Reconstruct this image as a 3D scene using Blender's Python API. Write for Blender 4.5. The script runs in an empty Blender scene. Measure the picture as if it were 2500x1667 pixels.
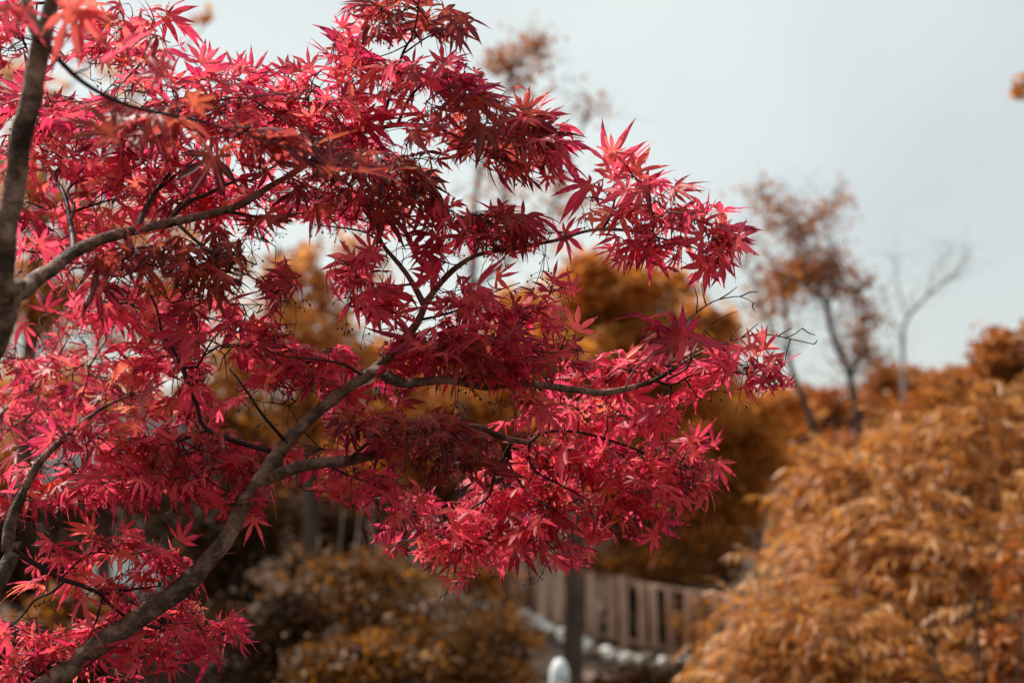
import bpy, math, random
import numpy as np
from mathutils import Matrix, Vector

RNG = np.random.default_rng(11)
random.seed(11)
COL = bpy.context.scene.collection
SC = bpy.context.scene

# ------------------------------------------------------------------ camera
FPX = 50.0 / 36.0 * 2500.0          # focal length in photo pixels
CAM = np.array([0.0, 0.0, 1.6])
TH = math.radians(5.0)              # looking slightly up
FW = np.array([0, math.cos(TH), math.sin(TH)])
UP = np.array([0, -math.sin(TH), math.cos(TH)])
RT = np.array([1.0, 0, 0])
FOCUS = 1.85

cam_d = bpy.data.cameras.new('camera')
cam = bpy.data.objects.new('camera', cam_d)
COL.objects.link(cam)
cam.location = CAM
cam.rotation_euler = (math.radians(90) + TH, 0, 0)
cam_d.lens = 50
cam_d.sensor_width = 36
cam_d.clip_start = 0.05
cam_d.clip_end = 3000
cam_d.dof.use_dof = True
cam_d.dof.focus_distance = FOCUS
cam_d.dof.aperture_fstop = 3.7
SC.camera = cam

# ------------------------------------------------------------------ sky and sun
SUN_DIR = Vector((-0.62, 0.42, 0.88)).normalized()     # towards the sun
SUN_EL = math.asin(SUN_DIR.z)
SUN_AZ = math.atan2(SUN_DIR.x, SUN_DIR.y)
world = bpy.data.worlds.new('World')
SC.world = world
world.use_nodes = True
wn = world.node_tree.nodes
wl = world.node_tree.links
wn.clear()
w_out = wn.new('ShaderNodeOutputWorld')
w_bg = wn.new('ShaderNodeBackground')
w_bg.inputs['Strength'].default_value = 0.091
w_sky = wn.new('ShaderNodeTexSky')
w_sky.sky_type = 'NISHITA'
w_sky.sun_disc = False
w_sky.sun_elevation = SUN_EL
w_sky.sun_rotation = SUN_AZ
w_sky.air_density = 1.0
w_sky.dust_density = 3.0
w_mix = wn.new('ShaderNodeMix')
w_mix.data_type = 'RGBA'
w_tc = wn.new('ShaderNodeTexCoord')
w_no = wn.new('ShaderNodeTexNoise')
w_no.inputs['Scale'].default_value = 1.7
w_no.inputs['Detail'].default_value = 3
w_no.inputs['Roughness'].default_value = 0.45
w_mr = wn.new('ShaderNodeMapRange')
w_mr.inputs[1].default_value = 0.25
w_mr.inputs[2].default_value = 0.75
w_mr.inputs[3].default_value = 0.60
w_mr.inputs[4].default_value = 0.90
w_cl = wn.new('ShaderNodeMix')              # thin cloud cover, unevenly bright
w_cl.data_type = 'RGBA'
w_cl.inputs['A'].default_value = (5.7, 6.15, 6.1, 1)
w_cl.inputs['B'].default_value = (7.3, 7.85, 7.5, 1)
w_mp = wn.new('ShaderNodeMapping')
w_mp.inputs['Location'].default_value = (0.9, 0.3, 0.0)
w_n2 = wn.new('ShaderNodeTexNoise')
w_n2.inputs['Scale'].default_value = 2.2
w_n2.inputs['Detail'].default_value = 4
w_r2 = wn.new('ShaderNodeMapRange')
w_r2.inputs[1].default_value = 0.32
w_r2.inputs[2].default_value = 0.62
wl.new(w_tc.outputs['Generated'], w_mp.inputs['Vector'])
wl.new(w_mp.outputs[0], w_n2.inputs['Vector'])
wl.new(w_n2.outputs['Fac'], w_r2.inputs[0])
wl.new(w_r2.outputs[0], w_cl.inputs['Factor'])
wl.new(w_cl.outputs['Result'], w_mix.inputs['B'])
wl.new(w_tc.outputs['Generated'], w_no.inputs['Vector'])
wl.new(w_no.outputs['Fac'], w_mr.inputs[0])
wl.new(w_mr.outputs[0], w_mix.inputs['Factor'])
wl.new(w_sky.outputs[0], w_mix.inputs['A'])
wl.new(w_mix.outputs['Result'], w_bg.inputs['Color'])
wl.new(w_bg.outputs[0], w_out.inputs['Surface'])

sun_d = bpy.data.lights.new('sun', 'SUN')
sun_d.energy = 4.9
sun_d.angle = math.radians(2.5)
sun_d.color = (1.0, 0.94, 0.86)
sun = bpy.data.objects.new('sun', sun_d)
COL.objects.link(sun)
sun.rotation_euler = SUN_DIR.to_track_quat('Z', 'Y').to_euler()
sun.location = (-6, 6, 12)

SC.view_settings.view_transform = 'Standard'
SC.view_settings.look = 'None'
SC.view_settings.exposure = 0.45
SC.view_settings.gamma = 1.0
SC.render.engine = 'CYCLES'
SC.cycles.use_denoising = True
SC.cycles.max_bounces = 8
SC.cycles.diffuse_bounces = 4
SC.cycles.transmission_bounces = 6
SC.cycles.transparent_max_bounces = 6
SC.cycles.sample_clamp_indirect = 6.0


def P(px, py, d):
    """World point at photo pixel (px, py), d metres in front of the camera."""
    return CAM + d * (FW + (px - 1250.0) / FPX * RT + (833.5 - py) / FPX * UP)


def PX(V):
    """World points -> photo pixels and depth."""
    q = np.asarray(V) - CAM
    d = q @ FW
    return 1250 + FPX * (q @ RT) / d, 833.5 - FPX * (q @ UP) / d, d


# ------------------------------------------------------------------ helpers
def unit(v):
    v = np.asarray(v, float)
    return v / (np.linalg.norm(v, axis=-1, keepdims=True) + 1e-12)


def mesh_from(name, V, F, mat, attrs=None, smooth=False):
    V = np.asarray(V, np.float32).reshape(-1, 3)
    F = np.asarray(F, np.int32)
    k = F.shape[1]
    me = bpy.data.meshes.new(name)
    me.vertices.add(len(V))
    me.vertices.foreach_set('co', V.ravel())
    me.loops.add(F.size)
    me.loops.foreach_set('vertex_index', F.ravel())
    me.polygons.add(len(F))
    me.polygons.foreach_set('loop_start', np.arange(0, F.size, k, dtype=np.int32))
    me.polygons.foreach_set('loop_total', np.full(len(F), k, np.int32))
    me.update(calc_edges=True)
    me.validate()
    if smooth:
        me.polygons.foreach_set('use_smooth', np.ones(len(me.polygons), bool))
    for an, arr in (attrs or {}).items():
        at = me.attributes.new(an, 'FLOAT', 'POINT')
        at.data.foreach_set('value', np.asarray(arr, np.float32).ravel())
    me.materials.append(mat)
    return me


def link(name, me, parent=None, kind=None, label=None, cat=None, group=None):
    o = bpy.data.objects.new(name, me)
    COL.objects.link(o)
    if parent is not None:
        o.parent = parent
        o.matrix_parent_inverse = Matrix.Translation(-parent.location)
    tag(o, label, cat, group, kind)
    return o


def tag(o, label=None, cat=None, group=None, kind=None):
    if label: o['label'] = label
    if cat: o['category'] = cat
    if group: o['group'] = group
    if kind: o['kind'] = kind


def thing(name, loc, label, cat, group=None):
    o = bpy.data.objects.new(name, None)
    COL.objects.link(o)
    o.location = Vector([float(c) for c in loc])
    o.empty_display_size = 0.1
    tag(o, label, cat, group)
    return o


def smooth_line(pts, rad, step):
    """Catmull-Rom through pts (n,3) with radii, resampled about every step metres."""
    pts = np.asarray(pts, float)
    rad = np.asarray(rad, float)
    n = len(pts)
    op, orr = [], []
    for i in range(n - 1):
        p0, p1, p2, p3 = pts[max(i - 1, 0)], pts[i], pts[i + 1], pts[min(i + 2, n - 1)]
        m = max(1, int(round(np.linalg.norm(p2 - p1) / step)))
        for j in range(m):
            t = j / m
            op.append(0.5 * ((2 * p1) + (p2 - p0) * t + (2 * p0 - 5 * p1 + 4 * p2 - p3) * t * t
                             + (3 * p1 - p0 - 3 * p2 + p3) * t ** 3))
            orr.append(rad[i] * (1 - t) + rad[i + 1] * t)
    op.append(pts[-1]); orr.append(rad[-1])
    return np.array(op), np.array(orr)


def tube(pts, rad, sides, rough=0.0):
    """Tapered tube, triangles, closed at both ends."""
    pts = np.asarray(pts, float); rad = np.asarray(rad, float)
    n = len(pts)
    tan = unit(np.gradient(pts, axis=0))
    ref = np.array([0.31, 0.2, 0.93]) if abs(tan[0][2]) < 0.9 else np.array([1.0, 0.1, 0.05])
    a = unit(ref - (tan @ ref)[:, None] * tan)
    b = np.cross(tan, a)
    ang = np.arange(sides) * 2 * math.pi / sides
    r = rad[:, None] * np.ones((1, sides))
    if rough:
        r = r * (1 + rough * RNG.normal(size=(n, sides)))
    V = pts[:, None, :] + r[..., None] * (np.cos(ang)[None, :, None] * a[:, None, :] + np.sin(ang)[None, :, None] * b[:, None, :])
    V = V.reshape(-1, 3)
    i = np.arange(n - 1)[:, None] * sides
    j = np.arange(sides)[None, :]
    j2 = (j + 1) % sides
    q = np.stack([i + j, i + j2, i + sides + j2, i + sides + j], -1).reshape(-1, 4)
    F = np.concatenate([q[:, [0, 1, 2]], q[:, [0, 2, 3]]])
    V = np.concatenate([V, pts[:1], pts[-1:]])
    c0, c1 = len(V) - 2, len(V) - 1
    jj = np.arange(sides); jj2 = (jj + 1) % sides
    F = np.concatenate([F, np.stack([jj2, jj, np.full(sides, c0)], -1),
                        np.stack([(n - 1) * sides + jj, (n - 1) * sides + jj2, np.full(sides, c1)], -1)])
    return V, F


class Bag:
    """Collects triangle pieces into one mesh."""
    def __init__(self):
        self.V, self.F, self.n, self.A = [], [], 0, {}

    def add(self, V, F, **attrs):
        self.V.append(np.asarray(V, float)); self.F.append(np.asarray(F) + self.n); self.n += len(V)
        for k, v in attrs.items():
            self.A.setdefault(k, []).append(np.broadcast_to(np.asarray(v, float), (len(V),)))

    def mesh(self, name, mat, smooth=False):
        return mesh_from(name, np.concatenate(self.V), np.concatenate(self.F), mat,
                         {k: np.concatenate(v) for k, v in self.A.items()}, smooth)


def box(cx, cy, cz, sx, sy, sz, rz=0.0, bevel=0.0):
    """Box as triangles, edges chamfered by bevel (8 corner cuts kept simple: inset top and bottom)."""
    hx, hy, hz = sx / 2, sy / 2, sz / 2
    b = min(bevel, hx * 0.45, hy * 0.45, hz * 0.45)
    rings = [(-hz, b), (-hz + b, 0), (hz - b, 0), (hz, b)] if b > 0 else [(-hz, 0), (hz, 0)]
    V = []
    for z, k in rings:
        if b > 0:
            c = b if k == 0 else b * 1.3
            x, y = hx - k, hy - k
            V += [(-x + c, -y, z), (x - c, -y, z), (x, -y + c, z), (x, y - c, z), (x - c, y, z), (-x + c, y, z), (-x, y - c, z), (-x, -y + c, z)]
        else:
            V += [(-hx, -hy, z), (hx, -hy, z), (hx, hy, z), (-hx, hy, z)]
    m = 8 if b > 0 else 4
    F = []
    for r in range(len(rings) - 1):
        for j in range(m):
            j2 = (j + 1) % m
            F += [(r * m + j, r * m + j2, r * m + m + j2), (r * m + j, r * m + m + j2, r * m + m + j)]
    top = (len(rings) - 1) * m
    for j in range(1, m - 1):
        F += [(0, j + 1, j), (top, top + j, top + j + 1)]
    V = np.array(V)
    c, s = math.cos(rz), math.sin(rz)
    V = V @ np.array([[c, s, 0], [-s, c, 0], [0, 0, 1]]) + np.array([cx, cy, cz])
    return V, np.array(F)


# ------------------------------------------------------------------ materials
def new_mat(name):
    m = bpy.data.materials.new(name)
    m.use_nodes = True
    nt = m.node_tree
    b = nt.nodes['Principled BSDF']
    return m, nt, b


def ramp(nt, stops):
    r = nt.nodes.new('ShaderNodeValToRGB')
    e = r.color_ramp.elements
    while len(e) < len(stops):
        e.new(0.5)
    for i, (p, c) in enumerate(stops):
        e[i].position = p
        e[i].color = (*c, 1)
    return r


def leaf_mat(name, stops, trans=0.45, rough=0.5, tint=(1, 1, 1), spec=0.4):
    """Foliage coloured leaf by leaf through the 'rnd' attribute."""
    m, nt, b = new_mat(name)
    at = nt.nodes.new('ShaderNodeAttribute'); at.attribute_name = 'rnd'
    r = ramp(nt, stops)
    nt.links.new(at.outputs['Fac'], r.inputs[0])
    nt.links.new(r.outputs[0], b.inputs['Base Color'])
    b.inputs['Roughness'].default_value = rough
    b.inputs['Specular IOR Level'].default_value = spec
    tr = nt.nodes.new('ShaderNodeBsdfTranslucent')
    mu = nt.nodes.new('ShaderNodeMix'); mu.data_type = 'RGBA'; mu.blend_type = 'MULTIPLY'
    mu.inputs['Factor'].default_value = 1
    mu.inputs['B'].default_value = (*tint, 1)
    nt.links.new(r.outputs[0], mu.inputs['A'])
    nt.links.new(mu.outputs['Result'], tr.inputs['Color'])
    mx = nt.nodes.new('ShaderNodeMixShader')
    mx.inputs[0].default_value = trans
    nt.links.new(b.outputs[0], mx.inputs[1]); nt.links.new(tr.outputs[0], mx.inputs[2])
    nt.links.new(mx.outputs[0], nt.nodes['Material Output'].inputs['Surface'])
    return m


def noise_mat(name, stops, scale, rough=0.8, bump=0.0, stretch=(1, 1, 1), detail=6, bscale=None, dist=0.02, rot=(0, 0, 0)):
    m, nt, b = new_mat(name)
    tc = nt.nodes.new('ShaderNodeTexCoord')
    mp = nt.nodes.new('ShaderNodeMapping')
    mp.inputs['Scale'].default_value = stretch
    mp.inputs['Rotation'].default_value = rot
    nt.links.new(tc.outputs['Object'], mp.inputs['Vector'])
    no = nt.nodes.new('ShaderNodeTexNoise')
    no.inputs['Scale'].default_value = scale
    no.inputs['Detail'].default_value = detail
    no.inputs['Roughness'].default_value = 0.65
    nt.links.new(mp.outputs[0], no.inputs['Vector'])
    r = ramp(nt, stops)
    nt.links.new(no.outputs['Fac'], r.inputs[0])
    nt.links.new(r.outputs[0], b.inputs['Base Color'])
    b.inputs['Roughness'].default_value = rough
    b.inputs['Specular IOR Level'].default_value = 0.3
    if bump:
        n2 = nt.nodes.new('ShaderNodeTexNoise')
        n2.inputs['Scale'].default_value = bscale or scale * 3
        n2.inputs['Detail'].default_value = 5
        nt.links.new(mp.outputs[0], n2.inputs['Vector'])
        bp = nt.nodes.new('ShaderNodeBump')
        bp.inputs['Strength'].default_value = bump
        bp.inputs['Distance'].default_value = dist
        nt.links.new(n2.outputs['Fac'], bp.inputs['Height'])
        nt.links.new(bp.outputs[0], b.inputs['Normal'])
    return m


M = {}
M['ground'] = noise_mat('ground_soil', [(0.3, (0.016, 0.009, 0.005)), (0.55, (0.055, 0.027, 0.010)), (0.75, (0.14, 0.065, 0.02))], 2.2, 0.95, 0.6, bscale=9, dist=0.05)
M['hill'] = noise_mat('hill_wood', [(0.3, (0.06, 0.03, 0.012)), (0.6, (0.17, 0.075, 0.02)), (0.8, (0.23, 0.12, 0.05))], 0.5, 0.95, 0.8, bscale=1.5, dist=0.4)
M['path'] = noise_mat('path_gravel', [(0.35, (0.19, 0.13, 0.10)), (0.7, (0.34, 0.26, 0.21))], 5, 0.9, 0.5, bscale=60)
M['kerb'] = noise_mat('kerb_pale_stone', [(0.3, (0.38, 0.36, 0.33)), (0.7, (0.66, 0.68, 0.65))], 6, 0.85, 0.4, bscale=25)
_nt = M['kerb'].node_tree
_oi = _nt.nodes.new('ShaderNodeObjectInfo')
_rm = ramp(_nt, [(0.0, (0.22, 0.15, 0.10)), (0.35, (0.42, 0.33, 0.26)), (0.5, (1, 1, 1)), (1.0, (1, 1, 1))])
_nt.links.new(_oi.outputs['Random'], _rm.inputs[0])
_mu = _nt.nodes.new('ShaderNodeMix'); _mu.data_type = 'RGBA'; _mu.blend_type = 'MULTIPLY'; _mu.inputs['Factor'].default_value = 1
_b = _nt.nodes['Principled BSDF']
_nt.links.new(_b.inputs['Base Color'].links[0].from_socket, _mu.inputs['A'])
_nt.links.new(_rm.outputs[0], _mu.inputs['B'])
_nt.links.new(_mu.outputs['Result'], _b.inputs['Base Color'])
M['board'] = noise_mat('weathered_board', [(0.3, (0.36, 0.19, 0.125)), (0.7, (0.68, 0.50, 0.40))], 3, 0.8, 0.4, stretch=(5, 5, 0.6), bscale=20)
_nt = M['board'].node_tree
_oi = _nt.nodes.new('ShaderNodeObjectInfo')
_rm = ramp(_nt, [(0.0, (0.45, 0.38, 0.33)), (0.4, (0.85, 0.78, 0.72)), (1.0, (1.1, 1.08, 1.05))])
_nt.links.new(_oi.outputs['Random'], _rm.inputs[0])
_mu = _nt.nodes.new('ShaderNodeMix'); _mu.data_type = 'RGBA'; _mu.blend_type = 'MULTIPLY'; _mu.inputs['Factor'].default_value = 1
_b = _nt.nodes['Principled BSDF']
_nt.links.new(_b.inputs['Base Color'].links[0].from_socket, _mu.inputs['A'])
_nt.links.new(_rm.outputs[0], _mu.inputs['B'])
_nt.links.new(_mu.outputs['Result'], _b.inputs['Base Color'])
M['timber'] = noise_mat('dark_red_timber', [(0.3, (0.05, 0.016, 0.014)), (0.7, (0.11, 0.035, 0.03))], 4, 0.7, 0.3, stretch=(4, 4, 0.5))
M['roof'] = noise_mat('roof_tile', [(0.3, (0.018, 0.015, 0.014)), (0.7, (0.05, 0.042, 0.038))], 8, 0.8, 0.3)
M['plaster'] = noise_mat('white_plaster', [(0.3, (0.62, 0.66, 0.64)), (0.7, (0.76, 0.79, 0.77))], 3, 0.8, 0.15)
M['enamel'] = noise_mat('white_enamel', [(0.3, (0.70, 0.76, 0.75)), (0.7, (0.78, 0.82, 0.81))], 7, 0.35)
M['bark'] = noise_mat('tree_bark', [(0.3, (0.035, 0.022, 0.016)), (0.55, (0.10, 0.065, 0.048)), (0.75, (0.19, 0.13, 0.10))], 7, 0.9, 0.7, stretch=(1, 1, 0.4), bscale=22)
M['bark_grey'] = noise_mat('grey_bark', [(0.3, (0.20, 0.18, 0.17)), (0.7, (0.40, 0.38, 0.36))], 6, 0.9, 0.5, stretch=(1, 1, 0.4))
M['pale_stalk'] = noise_mat('pale_dry_stalk', [(0.3, (0.17, 0.11, 0.08)), (0.7, (0.36, 0.27, 0.21))], 9, 0.8, 0.2)

M['gold'] = leaf_mat('golden_leaf', [(0.0, (0.24, 0.086, 0.012)), (0.40, (0.52, 0.21, 0.036)), (0.75, (0.75, 0.375, 0.10)), (1.0, (0.94, 0.67, 0.40))], 0.5, 0.38, (1.15, 0.95, 0.6), 0.5)
M['amber'] = leaf_mat('amber_leaf', [(0.0, (0.30, 0.115, 0.018)), (0.5, (0.54, 0.235, 0.045)), (1.0, (0.72, 0.39, 0.11))], 0.6, 0.5, (1.2, 0.95, 0.6))
M['rust'] = leaf_mat('rust_leaf', [(0.0, (0.17, 0.050, 0.012)), (0.5, (0.36, 0.115, 0.024)), (1.0, (0.50, 0.20, 0.05))], 0.4, 0.55, (1.2, 0.95, 0.7))
M['orange'] = leaf_mat('orange_leaf', [(0.0, (0.22, 0.08, 0.018)), (0.5, (0.40, 0.15, 0.034)), (1.0, (0.58, 0.26, 0.07))], 0.45, 0.55, (1.2, 0.95, 0.7))
M['thicket'] = leaf_mat('thicket_leaf', [(0.0, (0.045, 0.018, 0.004)), (0.6, (0.16, 0.064, 0.010)), (1.0, (0.48, 0.215, 0.036))], 0.4, 0.55, (1.2, 0.95, 0.5), 0.25)
M['umber'] = leaf_mat('umber_leaf', [(0.0, (0.10, 0.036, 0.006)), (0.6, (0.28, 0.108, 0.014)), (1.0, (0.56, 0.24, 0.04))], 0.48, 0.5, (1.2, 0.95, 0.5))
M['shade'] = leaf_mat('shaded_evergreen_leaf', [(0.0, (0.018, 0.008, 0.003)), (0.7, (0.05, 0.02, 0.005)), (1.0, (0.13, 0.052, 0.01))], 0.25, 0.7, (1.2, 0.9, 0.5), 0.1)  # brown-black colour has the shade of the undergrowth painted in


def maple_leaf_material():
    m, nt, b = new_mat('red_maple_leaf')
    N, L = nt.nodes, nt.links

    def attr(n):
        a = N.new('ShaderNodeAttribute'); a.attribute_name = n
        return a.outputs['Fac']

    def math_(op, a, c, clamp=False):
        k = N.new('ShaderNodeMath'); k.operation = op; k.use_clamp = clamp
        for i, v in enumerate((a, c)):
            if isinstance(v, (int, float)): k.inputs[i].default_value = v
            else: L.new(v, k.inputs[i])
        return k.outputs[0]

    oi = N.new('ShaderNodeObjectInfo')
    sp = N.new('ShaderNodeSeparateColor')
    L.new(oi.outputs['Color'], sp.inputs[0])
    rnd = math_('ADD', attr('rnd'), sp.outputs[0])
    tone = math_('ADD', attr('tone'), sp.outputs[1])
    rad, mid = attr('rad'), attr('mid')
    crim = ramp(nt, [(0.0, (0.24, 0.012, 0.04)), (0.25, (0.48, 0.022, 0.075)), (0.5, (0.66, 0.040, 0.085)), (0.8, (0.80, 0.095, 0.15)), (0.93, (0.74, 0.12, 0.10)), (1.0, (0.72, 0.21, 0.07))])
    brown = ramp(nt, [(0.0, (0.040, 0.008, 0.014)), (0.4, (0.10, 0.016, 0.014)), (0.75, (0.19, 0.034, 0.016)), (1.0, (0.30, 0.065, 0.02))])  # brown leaves, with the crown's inner shade darkened into the colour
    L.new(rnd, crim.inputs[0]); L.new(rnd, brown.inputs[0])
    mx1 = N.new('ShaderNodeMix'); mx1.data_type = 'RGBA'
    L.new(tone, mx1.inputs['Factor']); L.new(crim.outputs[0], mx1.inputs['A']); L.new(brown.outputs[0], mx1.inputs['B'])
    # orange towards the petiole and along the midribs
    cen = N.new('ShaderNodeMapRange'); cen.inputs[1].default_value = 0.02; cen.inputs[2].default_value = 0.42
    cen.inputs[3].default_value = 0.55; cen.inputs[4].default_value = 0.0
    L.new(rad, cen.inputs[0])
    ve = N.new('ShaderNodeMapRange'); ve.inputs[1].default_value = 0.80; ve.inputs[2].default_value = 0.97
    ve.inputs[3].default_value = 0.0; ve.inputs[4].default_value = 0.55
    L.new(mid, ve.inputs[0])
    warm = math_('MAXIMUM', cen.outputs[0], ve.outputs[0])
    mx2 = N.new('ShaderNodeMix'); mx2.data_type = 'RGBA'
    mx2.inputs['B'].default_value = (0.66, 0.12, 0.05, 1)
    L.new(warm, mx2.inputs['Factor']); L.new(mx1.outputs['Result'], mx2.inputs['A'])
    # blotches inside the blade
    tc = N.new('ShaderNodeTexCoord')
    no = N.new('ShaderNodeTexNoise'); no.inputs['Scale'].default_value = 60; no.inputs['Detail'].default_value = 3
    L.new(tc.outputs['Object'], no.inputs['Vector'])
    nm = N.new('ShaderNodeMapRange'); nm.inputs[1].default_value = 0.3; nm.inputs[2].default_value = 0.7
    nm.inputs[3].default_value = 0.72; nm.inputs[4].default_value = 1.12
    L.new(no.outputs['Fac'], nm.inputs[0])
    mx3 = N.new('ShaderNodeVectorMath'); mx3.operation = 'SCALE'
    L.new(mx2.outputs['Result'], mx3.inputs[0]); L.new(nm.outputs[0], mx3.inputs['Scale'])
    col = mx3.outputs[0]
    L.new(col, b.inputs['Base Color'])
    b.inputs['Roughness'].default_value = 0.47
    b.inputs['Specular IOR Level'].default_value = 0.5
    tr = N.new('ShaderNodeBsdfTranslucent')
    tm = N.new('ShaderNodeVectorMath'); tm.operation = 'MULTIPLY'
    tm.inputs[1].default_value = (1.5, 1.5, 1.8)
    L.new(col, tm.inputs[0]); L.new(tm.outputs[0], tr.inputs['Color'])
    ms = N.new('ShaderNodeMixShader'); ms.inputs[0].default_value = 0.62
    L.new(b.outputs[0], ms.inputs[1]); L.new(tr.outputs[0], ms.inputs[2])
    L.new(ms.outputs[0], N['Material Output'].inputs['Surface'])
    return m


M['maple_leaf'] = maple_leaf_material()


def maple_bark_material():
    m, nt, b = new_mat('maple_bark')
    N, L = nt.nodes, nt.links
    tc = N.new('ShaderNodeTexCoord')
    n1 = N.new('ShaderNodeTexNoise'); n1.inputs['Scale'].default_value = 46; n1.inputs['Detail'].default_value = 8
    n1.inputs['Roughness'].default_value = 0.7
    n2 = N.new('ShaderNodeTexNoise'); n2.inputs['Scale'].default_value = 15; n2.inputs['Detail'].default_value = 4
    n3 = N.new('ShaderNodeTexNoise'); n3.inputs['Scale'].default_value = 190; n3.inputs['Detail'].default_value = 4
    for n in (n1, n2, n3):
        L.new(tc.outputs['Object'], n.inputs['Vector'])
    r1 = ramp(nt, [(0.30, (0.03, 0.017, 0.012)), (0.46, (0.13, 0.076, 0.05)), (0.60, (0.31, 0.195, 0.14)), (0.78, (0.50, 0.37, 0.29))])
    L.new(n1.outputs['Fac'], r1.inputs[0])
    r2 = ramp(nt, [(0.36, (0.10, 0.08, 0.07)), (0.46, (0.75, 0.70, 0.66)), (0.60, (1, 1, 1)), (0.70, (1.25, 1.3, 1.25))])
    L.new(n2.outputs['Fac'], r2.inputs[0])
    mu = N.new('ShaderNodeMix'); mu.data_type = 'RGBA'; mu.blend_type = 'MULTIPLY'; mu.inputs['Factor'].default_value = 0.85
    L.new(r1.outputs[0], mu.inputs['A']); L.new(r2.outputs[0], mu.inputs['B'])
    L.new(mu.outputs['Result'], b.inputs['Base Color'])
    b.inputs['Roughness'].default_value = 0.75
    b.inputs['Specular IOR Level'].default_value = 0.35
    ad = N.new('ShaderNodeMath'); ad.operation = 'ADD'
    L.new(n1.outputs['Fac'], ad.inputs[0]); L.new(n3.outputs['Fac'], ad.inputs[1])
    bp = N.new('ShaderNodeBump'); bp.inputs['Strength'].default_value = 0.9; bp.inputs['Distance'].default_value = 0.006
    L.new(ad.outputs[0], bp.inputs['Height']); L.new(bp.outputs[0], b.inputs['Normal'])
    return m


M['maple_bark'] = maple_bark_material()
M['twig'] = noise_mat('maple_twig', [(0.3, (0.008, 0.004, 0.0035)), (0.7, (0.034, 0.017, 0.013))], 30, 0.6, 0.3, bscale=90, dist=0.001)
M['twig_pale'] = noise_mat('maple_pale_twig', [(0.3, (0.14, 0.075, 0.06)), (0.7, (0.30, 0.20, 0.165))], 30, 0.6, 0.3, bscale=90, dist=0.001)
M['petiole'] = noise_mat('maple_petiole', [(0.3, (0.04, 0.006, 0.008)), (0.7, (0.14, 0.022, 0.018))], 30, 0.5)
M['seed'] = noise_mat('maple_seed', [(0.3, (0.02, 0.004, 0.006)), (0.7, (0.07, 0.012, 0.014))], 60, 0.6)


# ------------------------------------------------------------------ ground, hills, path
def sstep(a, b, x):
    t = np.clip((x - a) / (b - a), 0, 1)
    return t * t * (3 - 2 * t)


def ground_z(x, y):
    x = np.asarray(x, float); y = np.asarray(y, float)
    z = -1.35 * sstep(4.0, 15.0, y)
    z = z + 1.6 * sstep(26, 60, y) + 9.0 * sstep(60, 170, y) * (0.6 + 0.4 * np.sin(x * 0.021 + 0.8))
    z = z + 0.06 * np.sin(x * 1.3 + y * 0.7) * np.sin(y * 0.9 - x * 0.4)
    return z


def make_ground():
    xs = np.concatenate([-np.geomspace(700, 12, 22), np.linspace(-11, 11, 56), np.geomspace(12, 700, 22)])
    ys = np.concatenate([-np.geomspace(300, 4, 10), np.linspace(-3, 30, 70), np.geomspace(31.5, 1500, 46)])
    X, Y = np.meshgrid(xs, ys)
    V = np.stack([X, Y, ground_z(X, Y)], -1).reshape(-1, 3)
    nx = len(xs)
    i, j = np.meshgrid(np.arange(len(ys) - 1), np.arange(nx - 1), indexing='ij')
    a = (i * nx + j).ravel()
    F = np.stack([a, a + 1, a + nx + 1, a + nx], -1)
    link('ground', mesh_from('ground', V, F, M['ground'], smooth=True), kind='structure')


make_ground()


def gz(x, y):
    return float(ground_z(x, y))


# ------------------------------------------------------------------ background trees
def foliage(bag, blobs, leaf, aspect, droop=0.0, clump=0.28, flat=0.7, sk=None, twig=None, tw_r=0.012):
    """Leaves spread in clumps through ellipsoids given as (px, py, rx, ry, depth, depth_radius, leaves, clumps)."""
    for (px, py, rx, ry, d, rd, n, K) in blobs:
        c = P(px, py, d)
        ax = np.array([rx * d / FPX, rd, ry * d / FPX])
        u = unit(RNG.normal(size=(K, 3))) * (RNG.random((K, 1)) ** 0.42)
        cc = c + u * ax
        rc = clump * (ax.prod() ** (1 / 3)) * (0.6 + 0.8 * RNG.random(K))
        who = RNG.integers(0, K, n)
        off = RNG.normal(size=(n, 3)) * rc[who][:, None] * np.array([1, 1, flat]) * 0.75
        p = cc[who] + off
        cl_r = RNG.random(K)
        a = unit(RNG.normal(size=(n, 3)) * np.array([1, 1, 0.7]) + np.array([0, 0, -droop]) + unit(off) * 0.4)
        nn = RNG.normal(size=(n, 3)) * 0.8 + np.array([0, -0.15, 0.8])
        nn = unit(nn - (nn * a).sum(1, keepdims=True) * a)
        s = np.cross(a, nn)
        L = leaf * (0.6 + 0.8 * RNG.random(n))[:, None]
        W = L * aspect * (0.8 + 0.4 * RNG.random(n))[:, None]
        v0 = p
        v1 = p + a * L * 0.45 + s * W * 0.5 + nn * W * 0.12
        v2 = p + a * L - nn * L * 0.12
        v3 = p + a * L * 0.45 - s * W * 0.5 + nn * W * 0.12
        V = np.stack([v0, v1, v2, v3], 1).reshape(-1, 3)
        b = np.arange(n)[:, None] * 4
        F = np.concatenate([b + np.array([[0, 1, 2]]), b + np.array([[0, 2, 3]])])
        rv = np.clip(0.55 * RNG.random(n) + 0.45 * cl_r[who], 0, 1)
        bag.add(V, F, rnd=np.repeat(rv, 4))
        if sk is not None and twig is not None:
            S = np.asarray(sk)
            for q in cc:
                dd = np.linalg.norm(S - q, axis=1) + 0.5 * np.maximum(0, S[:, 2] - q[2])
                s0 = S[int(np.argmin(dd))]
                mid = (s0 + q) / 2 + RNG.normal(size=3) * 0.08 * np.linalg.norm(q - s0) + np.array([0, 0, 0.05 * np.linalg.norm(q - s0)])
                pts, rr = smooth_line([s0, mid, q], [tw_r, tw_r * 0.7, tw_r * 0.3], max(0.1, np.linalg.norm(q - s0) / 5))
                tv, tf = tube(pts, rr, 4)
                twig.add(tv, tf)


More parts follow.
